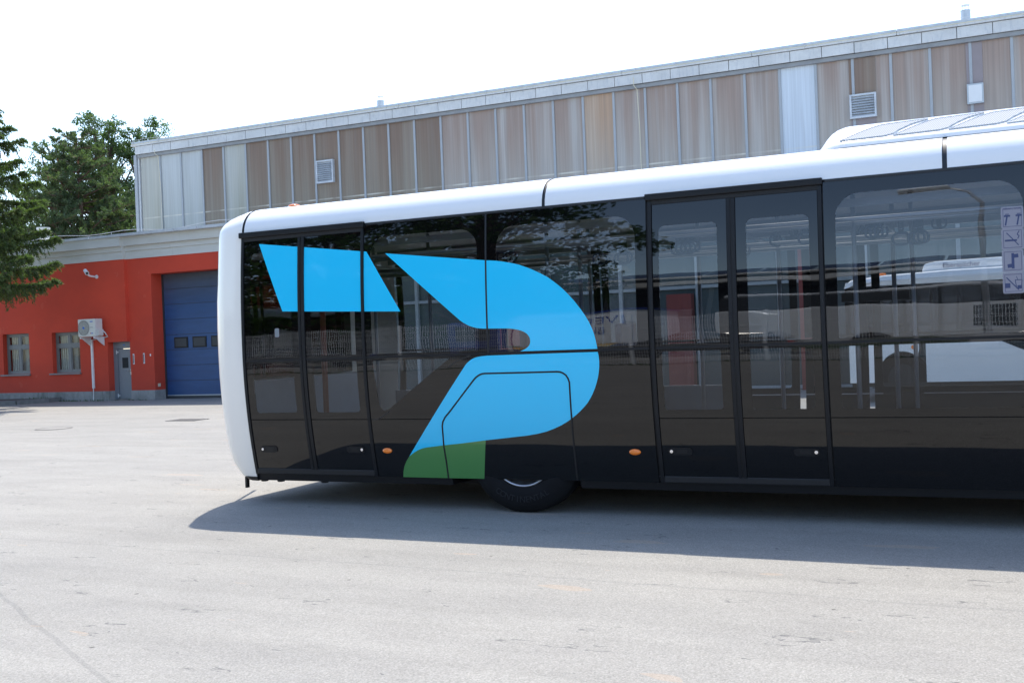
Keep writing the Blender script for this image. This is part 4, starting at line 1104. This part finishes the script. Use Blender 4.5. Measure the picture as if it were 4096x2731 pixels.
# stickers on the inside of the glass
def sticker(cx, cz, w_, h_, kind):
    s_ = skin('sticker', [rrect(cx-w_/2, cx+w_/2, cz-h_/2, cz+h_/2, .012, .012, 4)], 'sticker_pale' if kind != 'green' else 'sticker_pale', sideC if kind != 'green' else doorA, .0012, .0008)
    par = sideC if kind != 'green' else doorA
    y = BY+ins(cz)-.0016
    def line(pts, r=.0028, mat='sticker_ink'):
        n = len(pts)
        for i in range(n-1):
            (a, b_), (c_, d_) = pts[i], pts[i+1]; dx, dz = c_-a, d_-b_; L = math.hypot(dx, dz) or 1; nx, nz = -dz/L*r, dx/L*r
            yy0 = BY+ins(b_)-.0022; yy1 = BY+ins(d_)-.0022
            Q.add([(a-nx, yy0, b_-nz), (c_-nx, yy1, d_-nz), (c_+nx, yy1, d_+nz), (a+nx, yy0, b_+nz)], [(0, 1, 2, 3)])
    Q = MB()
    i_ = .014; a, c_, e, f_ = cx-w_/2+i_, cx+w_/2-i_, cz-h_/2+i_, cz+h_/2-i_
    line([(a, e), (c_, e), (c_, f_), (a, f_), (a, e)], .0014)
    if kind == 'hammer':
        for dx in (-.045, .03):
            line([(cx+dx, cz-.055), (cx+dx+.012, cz+.01)], .005); line([(cx+dx-.008, cz+.012), (cx+dx+.032, cz+.012)], .006); line([(cx+dx, cz+.024), (cx+dx+.024, cz+.024)], .003)
    if kind == 'smoke':
        line([(a+.008, cz-.01), (c_-.03, cz-.01)], .006); line([(a+.02, cz+.045), (c_-.02, cz-.045)], .003); line([(c_-.025, cz+.0), (c_-.015, cz+.02), (c_-.028, cz+.03), (c_-.014, cz+.055)], .003)
    if kind == 'hands':
        line([(cx, e+.01), (cx, f_-.01)], .009); line([(cx-.005, cz+.032), (c_-.02, cz+.036)], .013); line([(cx+.005, cz-.032), (a+.02, cz-.036)], .013)
    if kind == 'food':
        line([(cx+.02, cz-.04), (cx+.05, cz-.04), (cx+.055, cz+.02), (cx+.012, cz+.02), (cx+.02, cz-.04)], .0025); line([(cx+.025, cz-.028), (cx+.048, cz-.028)], .010); line([(cx+.03, cz+.02), (cx+.02, cz+.045)], .0018)
        line([(cx-.055, cz-.018), (cx-.02, cz-.018)], .017); line([(a+.01, f_-.02), (c_-.02, e+.01)], .0035)
    if Q.v:
        Q.build('pictogram', 'sticker_ink' if kind != 'green' else 'sticker_green', par)
    if kind == 'hammer':
        me = text_mesh('IZLAZ U NUŽDI', .0165, .0003)
        me.transform(Matrix(((-1, 0, 0, cx), (0, 0, -1, BY+ins(cz+.062)-.0024), (0, 1, 0, cz+.062), (0, 0, 0, 1))))
        link('sticker_text', me, 'sticker_ink', par)
    return s_
for kind, (px0, py0, px1, py1) in {'hammer': (4002, 828, 4096, 912), 'smoke': (4004, 915, 4097, 997), 'hands': (4007, 1000, 4097, 1087), 'food': (4010, 1090, 4098, 1173)}.items():
    (x0, z1), (x1, z0) = S(px0, py0), S(px1, py1); sticker((x0+x1)/2, (z0+z1)/2, (x1-x0), .96*(z1-z0), kind)
x0, z0 = S(1108, 1331); sticker(x0, z0, .05, .085, 'green')
# maker's plate under the ceiling
q = atY(3228, 838, BY+.30); MB().box(q.x-.17, q.x+.10, BY+.27, BY+.29, q.z-.03, q.z+.05).build('name_plate', 'white_plastic', bus)
me = text_mesh('TAM', .05, .0005); me.transform(Matrix(((-1, 0, 0, q.x+.0), (0, 0, -1, BY+.268), (0, 1, 0, q.z+.006), (0, 0, 0, 1)))); link('plate_text', me, 'sticker_ink', bus)

# ================================================================= SECOND BUS (seen through the windows)
wb = empty('white_bus', (1, 22.7, 0), 'white bus parked beyond the airport bus, seen through its windows', 'bus')
y0, y1 = 21.5, 23.95
def wbx(x0, x1, z0, z1, mat, nm, yy=0, bevel=.0, th=None): return MB().box(x0, x1, y0-yy, (y1+yy if th is None else y0-yy+th), z0, z1).build(nm, mat, wb, bevel=bevel)
prof = [(-2.95, 2.20), (-2.92, 2.30), (-2.80, 2.36), (-2.2, 2.42), (-1.0, 2.46), (6, 2.48), (6, 2.20)]
MB().prism(prof, y0, y1).build('roof', 'white_paint', wb, bevel=.11)
wbx(-2.93, 6, 1.12, 2.198, 'black_gloss', 'window_band', -.01)
wbx(-2.88, -2.40, .38, 1.118, 'white_paint', 'body')
arch = [(-2.40, .38), (-2.40, 1.118), (-1.62, 1.118), (-1.62, .98)]+[(-1.93+.43*math.cos(R_(a))*1.0, .50+.47*math.sin(R_(a))) for a in range(50, 175, 12)]+[(-2.38, .38)]
MB().prism(arch, y0, y0+.6).build('arch_panel', 'white_paint', wb)
MB().prism([(-1.50, .38), (6, .38), (6, .78), (1.0, .80), (.35, .84), (-.2, 1.10), (-.3, 1.118), (-1.50, 1.118)], y0, y1).build('body', 'white_paint', wb)
wbx(-2.85, 6, .30, .378, 'matte_black', 'sill', -.04)
MB().lathe([(0, .0), (0, .26), (-.02, .27), (-.02, .45), (.0, .47), (.25, .47)], (-1.93, y0+.08, .47), 'Y', 32).build('wheel', 'rubber_tyre', wb)
MB().lathe([(-.03, .0), (-.03, .26)], (-1.93, y0+.08, .47), 'Y', 32).build('rim', 'matte_black', wb)
MB().prism([(-1.0-.55, 2.45), (-1.5, 2.60), (-1.3, 2.64), (.1, 2.66), (.45, 2.62), (.75, 2.48)], y0+.35, y1-.35).build('roof_unit', 'white_paint', wb, bevel=.04)
MB().lathe([(0, .07), (.04, .06), (.05, 0)], (-2.25, y0+.3, 2.43), 'Z', 12).build('roof_lamp', 'amber_lens', wb)
for x in (-1.72, 1.9): MB().lathe([(-.012, 0), (-.012, .03), (0, .04)], (x, y0, 1.04 if x < 0 else .62), 'Y', 10).build('marker_lamp', 'amber_lens', wb)
me = text_mesh('Eberspächer', .13, .001); me.transform(Matrix(((1, 0, 0, -.85), (0, 0, -1, y0+.34), (0, 1, 0, 2.55), (0, 0, 0, 1)))); link('lettering', me, 'sticker_ink', wb)

# ================================================================= WHAT THE GLOSSY SIDE REFLECTS (behind the camera)
YF = -2.5
fe = empty('mesh_fence', (-6, YF, 0), 'grey welded wire mesh fence along the yard, mirrored in the bus glass', 'fence')
pn = MB(); 
zpts = [0.05, .22, .25, .28, .60, .90, .93, .96, 1.30, 1.60, 1.63, 1.66, 1.95, 2.06]
bend = {.25: .035, .93: .035, 1.63: .035}
for k in range(49):
    x = .03+k*.05
    for a, c_ in zip(zpts[:-1], zpts[1:]):
        ya, yc = bend.get(a, 0), bend.get(c_, 0); r = .0040
        pn.add([(x-r, ya-r, a), (x+r, ya-r, a), (x+r, ya+r, a), (x-r, ya+r, a), (x-r, yc-r, c_), (x+r, yc-r, c_), (x+r, yc+r, c_), (x-r, yc+r, c_)], [(0, 1, 5, 4), (1, 2, 6, 5), (2, 3, 7, 6), (3, 0, 4, 7)])
for z in (.08, .22, .28, .45, .62, .78, .90, .96, 1.12, 1.29, 1.45, 1.60, 1.66, 1.83, 2.0): pn.box(.0, 2.46, -.009, -.002, z-.0055, z+.0055)
pme = pn.mesh('wire_panel'); pme.materials.append(MATS['fence_wire'])
pp = MB().box(-.03, .03, -.05, .01, 0, 2.12)
for k in range(10): pp.box(-.032, .032, .01, .016, .12+k*.2, .14+k*.2)
ppm = pp.mesh('post'); ppm.materials.append(MATS['fence_wire'])
for i in range(14):
    x = -24+i*2.5
    o = bpy.data.objects.new('wire_panel', pme); COL.objects.link(o); o.parent = fe; o.location = (x+6+.02, 0, 0)
    o = bpy.data.objects.new('post', ppm); COL.objects.link(o); o.parent = fe; o.location = (x+6, 0, 0)
vg = MB()
for k in range(2600):
    x = random.uniform(-24, 11); y = YF+random.gauss(0, .09); s_ = random.uniform(.03, .12); a = random.uniform(0, 6.3)
    vg.add([(x, y, 0), (x+.02*math.cos(a), y+.02*math.sin(a), 0), (x+s_*.5*math.cos(a*3), y+s_*.4*math.sin(a), s_)], [(0, 1, 2)])
tag(vg.build('grass_strip', 'leaf_dark'), 'thin grass growing under the wire mesh fence', 'grass', kind='stuff')
# low building with canopy
lb = empty('depot_building', (-10, -20, 0), 'long low depot building with white roof edge behind the fence', 'building')
MB().box(-60, 40, -34, -21.6, 0, 4.8).build('wall', 'far_dark', lb)
MB().box(-60, 40, -34, -19.2, 5.02, 5.30).build('roof_edge', 'white_plastic', lb)
MB().box(-60, 40, -34, -19.6, 5.60, 5.70).build('roof_edge', 'white_plastic', lb)
MB().box(-60, 40, -34, -19.9, 4.8, 5.019).build('soffit', 'far_dark', lb)
for k in range(24):
    x = -58+k*4
    MB().box(x, x+.16, -21.59, -21.4, 0, 4.8).build('column', 'far_wall', lb)
    if k % 3: MB().box(x+.6, x+3.4, -21.59, -21.5, .9, 3.4).build('window', 'panel_clear', lb)
for k in range(20):
    x = -24+k*2.0
    MB().add([(x, -20.3, 5.72), (x+1.9, -20.3, 5.72), (x+1.9, -22, 6.35), (x, -22, 6.35), (x, -20.35, 5.69), (x+1.9, -20.35, 5.69), (x+1.9, -22.05, 6.32), (x, -22.05, 6.32)], [(0, 1, 2, 3), (4, 7, 6, 5), (0, 4, 5, 1), (2, 6, 7, 3), (1, 5, 6, 2), (0, 3, 7, 4)]).build('solar_panel', 'solar_blue', lb)
# box truck with lettering
tk = empty('box_truck', (-9.5, -8.5, 0), 'white box-bodied service truck with blue lettering, behind the fence', 'truck')
MB().box(-11.2, -7.65, -9.6, -7.4, .95, 2.62).build('body', 'car_white', tk, bevel=.05)
MB().box(-11.2, -7.65, -9.6, -7.39, .80, .94).build('stripe', 'truck_yellow', tk)
MB().box(-13.2, -7.7, -9.4, -7.6, .45, .79).build('chassis', 'truck_blue', tk)
MB().box(-13.2, -11.3, -9.5, -7.5, .80, 2.3).build('cab', 'truck_blue', tk, bevel=.15)
MB().box(-11.25, -7.6, -9.65, -7.35, 2.63, 2.70).build('roof', 'truck_blue', tk)
MB().box(-12.9, -11.9, -7.498, -7.47, 1.45, 2.1).build('side_window', 'far_dark', tk)
for x in (-12.4, -8.6): MB().lathe([(0, .0), (.05, .3), (.06, .45), (-.2, .45)], (x, -7.5, .45), 'Y', 24).build('wheel', 'rubber_tyre', tk)
for s_, z, sz in (('IVECO', 2.1, .62), ('BUS', 1.6, .42)):
    me = text_mesh(s_, sz, .004); me.transform(Matrix(((-1, 0, 0, -9.1), (0, 0, 1, -7.385), (0, 1, 0, z), (0, 0, 0, 1)))); link('lettering', me, 'truck_blue', tk)
def car(x, y, mat, label, rev=False, L=4.2):
    c = empty('parked_car', (x, y, 0), label, 'car', 'cars parked behind the fence'); s = -1 if rev else 1
    low_ = [(-2.1, .35), (-2.1, .75), (-1.95, .95), (-1.0, 1.02), (.9, 1.05), (1.85, 1.0), (2.05, .8), (2.08, .35)]
    cab_ = [(-1.25, 1.0), (-.55, 1.42), (.6, 1.47), (1.5, 1.36), (1.9, 1.02)]
    q = MB(); q.prism([(x+s*a*L/4.2, z) for a, z in low_], y-.85, y+.85); q.build('body', mat, c, bevel=.07)
    q = MB(); n = len(cab_)
    q.v = [(x+s*a*L/4.2, y-.78+(z-1)*.35, z) for a, z in cab_]+[(x+s*a*L/4.2, y+.78-(z-1)*.35, z) for a, z in cab_]
    q.f = [tuple(range(n)), tuple(reversed(range(n, 2*n)))]+[(i, i+1, n+i+1, n+i) for i in range(n-1)]
    q.build('cabin', mat, c, bevel=.04)
    gl = MB()
    for (a0, a1, z0, b0, b1, z1) in ((-1.0, .12, 1.04, -.5, .12, 1.36), (.2, 1.45, 1.04, .2, 1.2, 1.36)):
        for sy in (-1, 1):
            gl.add([(x+s*a0, y+sy*(.775), z0), (x+s*a1, y+sy*.775, z0), (x+s*b1, y+sy*(.785-(z1-1)*.35), z1), (x+s*b0, y+sy*(.785-(z1-1)*.35), z1)], [(0, 1, 2, 3)])
    gl.build('window', 'far_dark', c)
    for dx in (-1.3, 1.3):
        for sy in (-1, 1):
            wv_ = MB().lathe([(sy*.02, .0), (sy*.02, .2), (0, .21), (0, .31), (-sy*.2, .32)], (x+dx, y+sy*.86, .32), 'Y', 20).build('wheel', 'rubber_tyre', c)
    MB().box(min(x+s*1.98, x+s*2.12), max(x+s*1.98, x+s*2.12), y+.45, y+.86, .72, .9).build('tail_lamp', 'tail_red', c)
    MB().box(min(x-s*2.12, x-s*1.98), max(x-s*2.12, x-s*1.98), y+.4, y+.84, .62, .78).build('headlamp', 'chrome', c)
    MB().box(x-1.4, x+1.2, y+.852, y+.87, .98, 1.0).build('trim_strip', 'chrome', c)
car(-6.3, -7.2, 'car_dark', 'black hatchback parked behind the fence with red tail lamps')
car(-16.4, -6.4, 'car_dark', 'dark car parked behind the fence under the trees', True)
car(-21.4, -6.2, 'car_blue', 'navy blue car parked under the trees, farthest left behind the fence', True)
car(1.3, -6.6, 'car_white', 'white car parked behind the fence beside the lamp post')
hd = MB()
for k in range(30):
    x = -7.2+k*.3; hd.tube([(x, -11+random.uniform(-.1, .1), 0), (x+.1, -11, .5+random.uniform(-.08, .08))], [.28, .2], 7)
tag(hd.build('hedge', 'hedge_green'), 'low green hedge between the parked cars and the depot building', 'hedge', kind='stuff')
co_ = empty('coach', (-.2, -14.2, 0), 'long white coach parked behind the fence, in front of the depot', 'coach')
MB().box(-7.5, 7.2, -15.4, -12.9, .40, 2.50).build('body', 'car_white', co_, bevel=.08)
MB().box(-7.4, 7.2, -15.38, -12.92, 2.505, 3.25).build('window_band', 'far_dark', co_, bevel=.05)
MB().box(-7.3, 7.1, -15.3, -13.0, 3.255, 3.4).build('roof', 'car_white', co_, bevel=.05)
for x in (-3.4, 4.2):
    MB().lathe([(0, .0), (.03, .3), (.03, .48), (-.3, .48)], (x, -12.9, .48), 'Y', 24).build('wheel', 'rubber_tyre', co_)
MB().box(-.9, .1, -12.9, -12.87, 1.2, 2.3).build('door', 'far_dark', co_)
lp = empty('street_lamp', (-.45, -6.2, 0), 'grey street lamp with flat head bent over the yard', 'street lamp')
MB().tube([(-.45, -6.2, 0), (-.45, -6.2, 5.0), (-.47, -6.2, 6.3), (-.7, -6.2, 6.75), (-1.15, -6.2, 6.95)], [.08, .06, .045, .04, .035], 10).build('post', 'steel_dull', lp, smooth=True)
MB().box(-2.1, -1.05, -6.4, -6.0, 6.92, 7.02).build('lamp_head', 'steel_dull', lp, bevel=.03)
G2 = 'trees behind the mesh fence'
for (x, y, H, r, lb_) in ((-27.6, -13.2, 15, 4.8, 'leafy tree behind the fence, farthest from the lamp'), (-21.2, -13.6, 15.5, 5.0, 'leafy tree behind the fence, second farthest from the lamp'), (-14.9, -13.0, 14.2, 4.5, 'leafy tree behind the fence, beside the box truck')):
    broad_tree((x, y, 0), H, r, lb_, G2, base=.18, n_cl=90, per=220, leaf=.25, mat='leaf_dark', clr=.105)
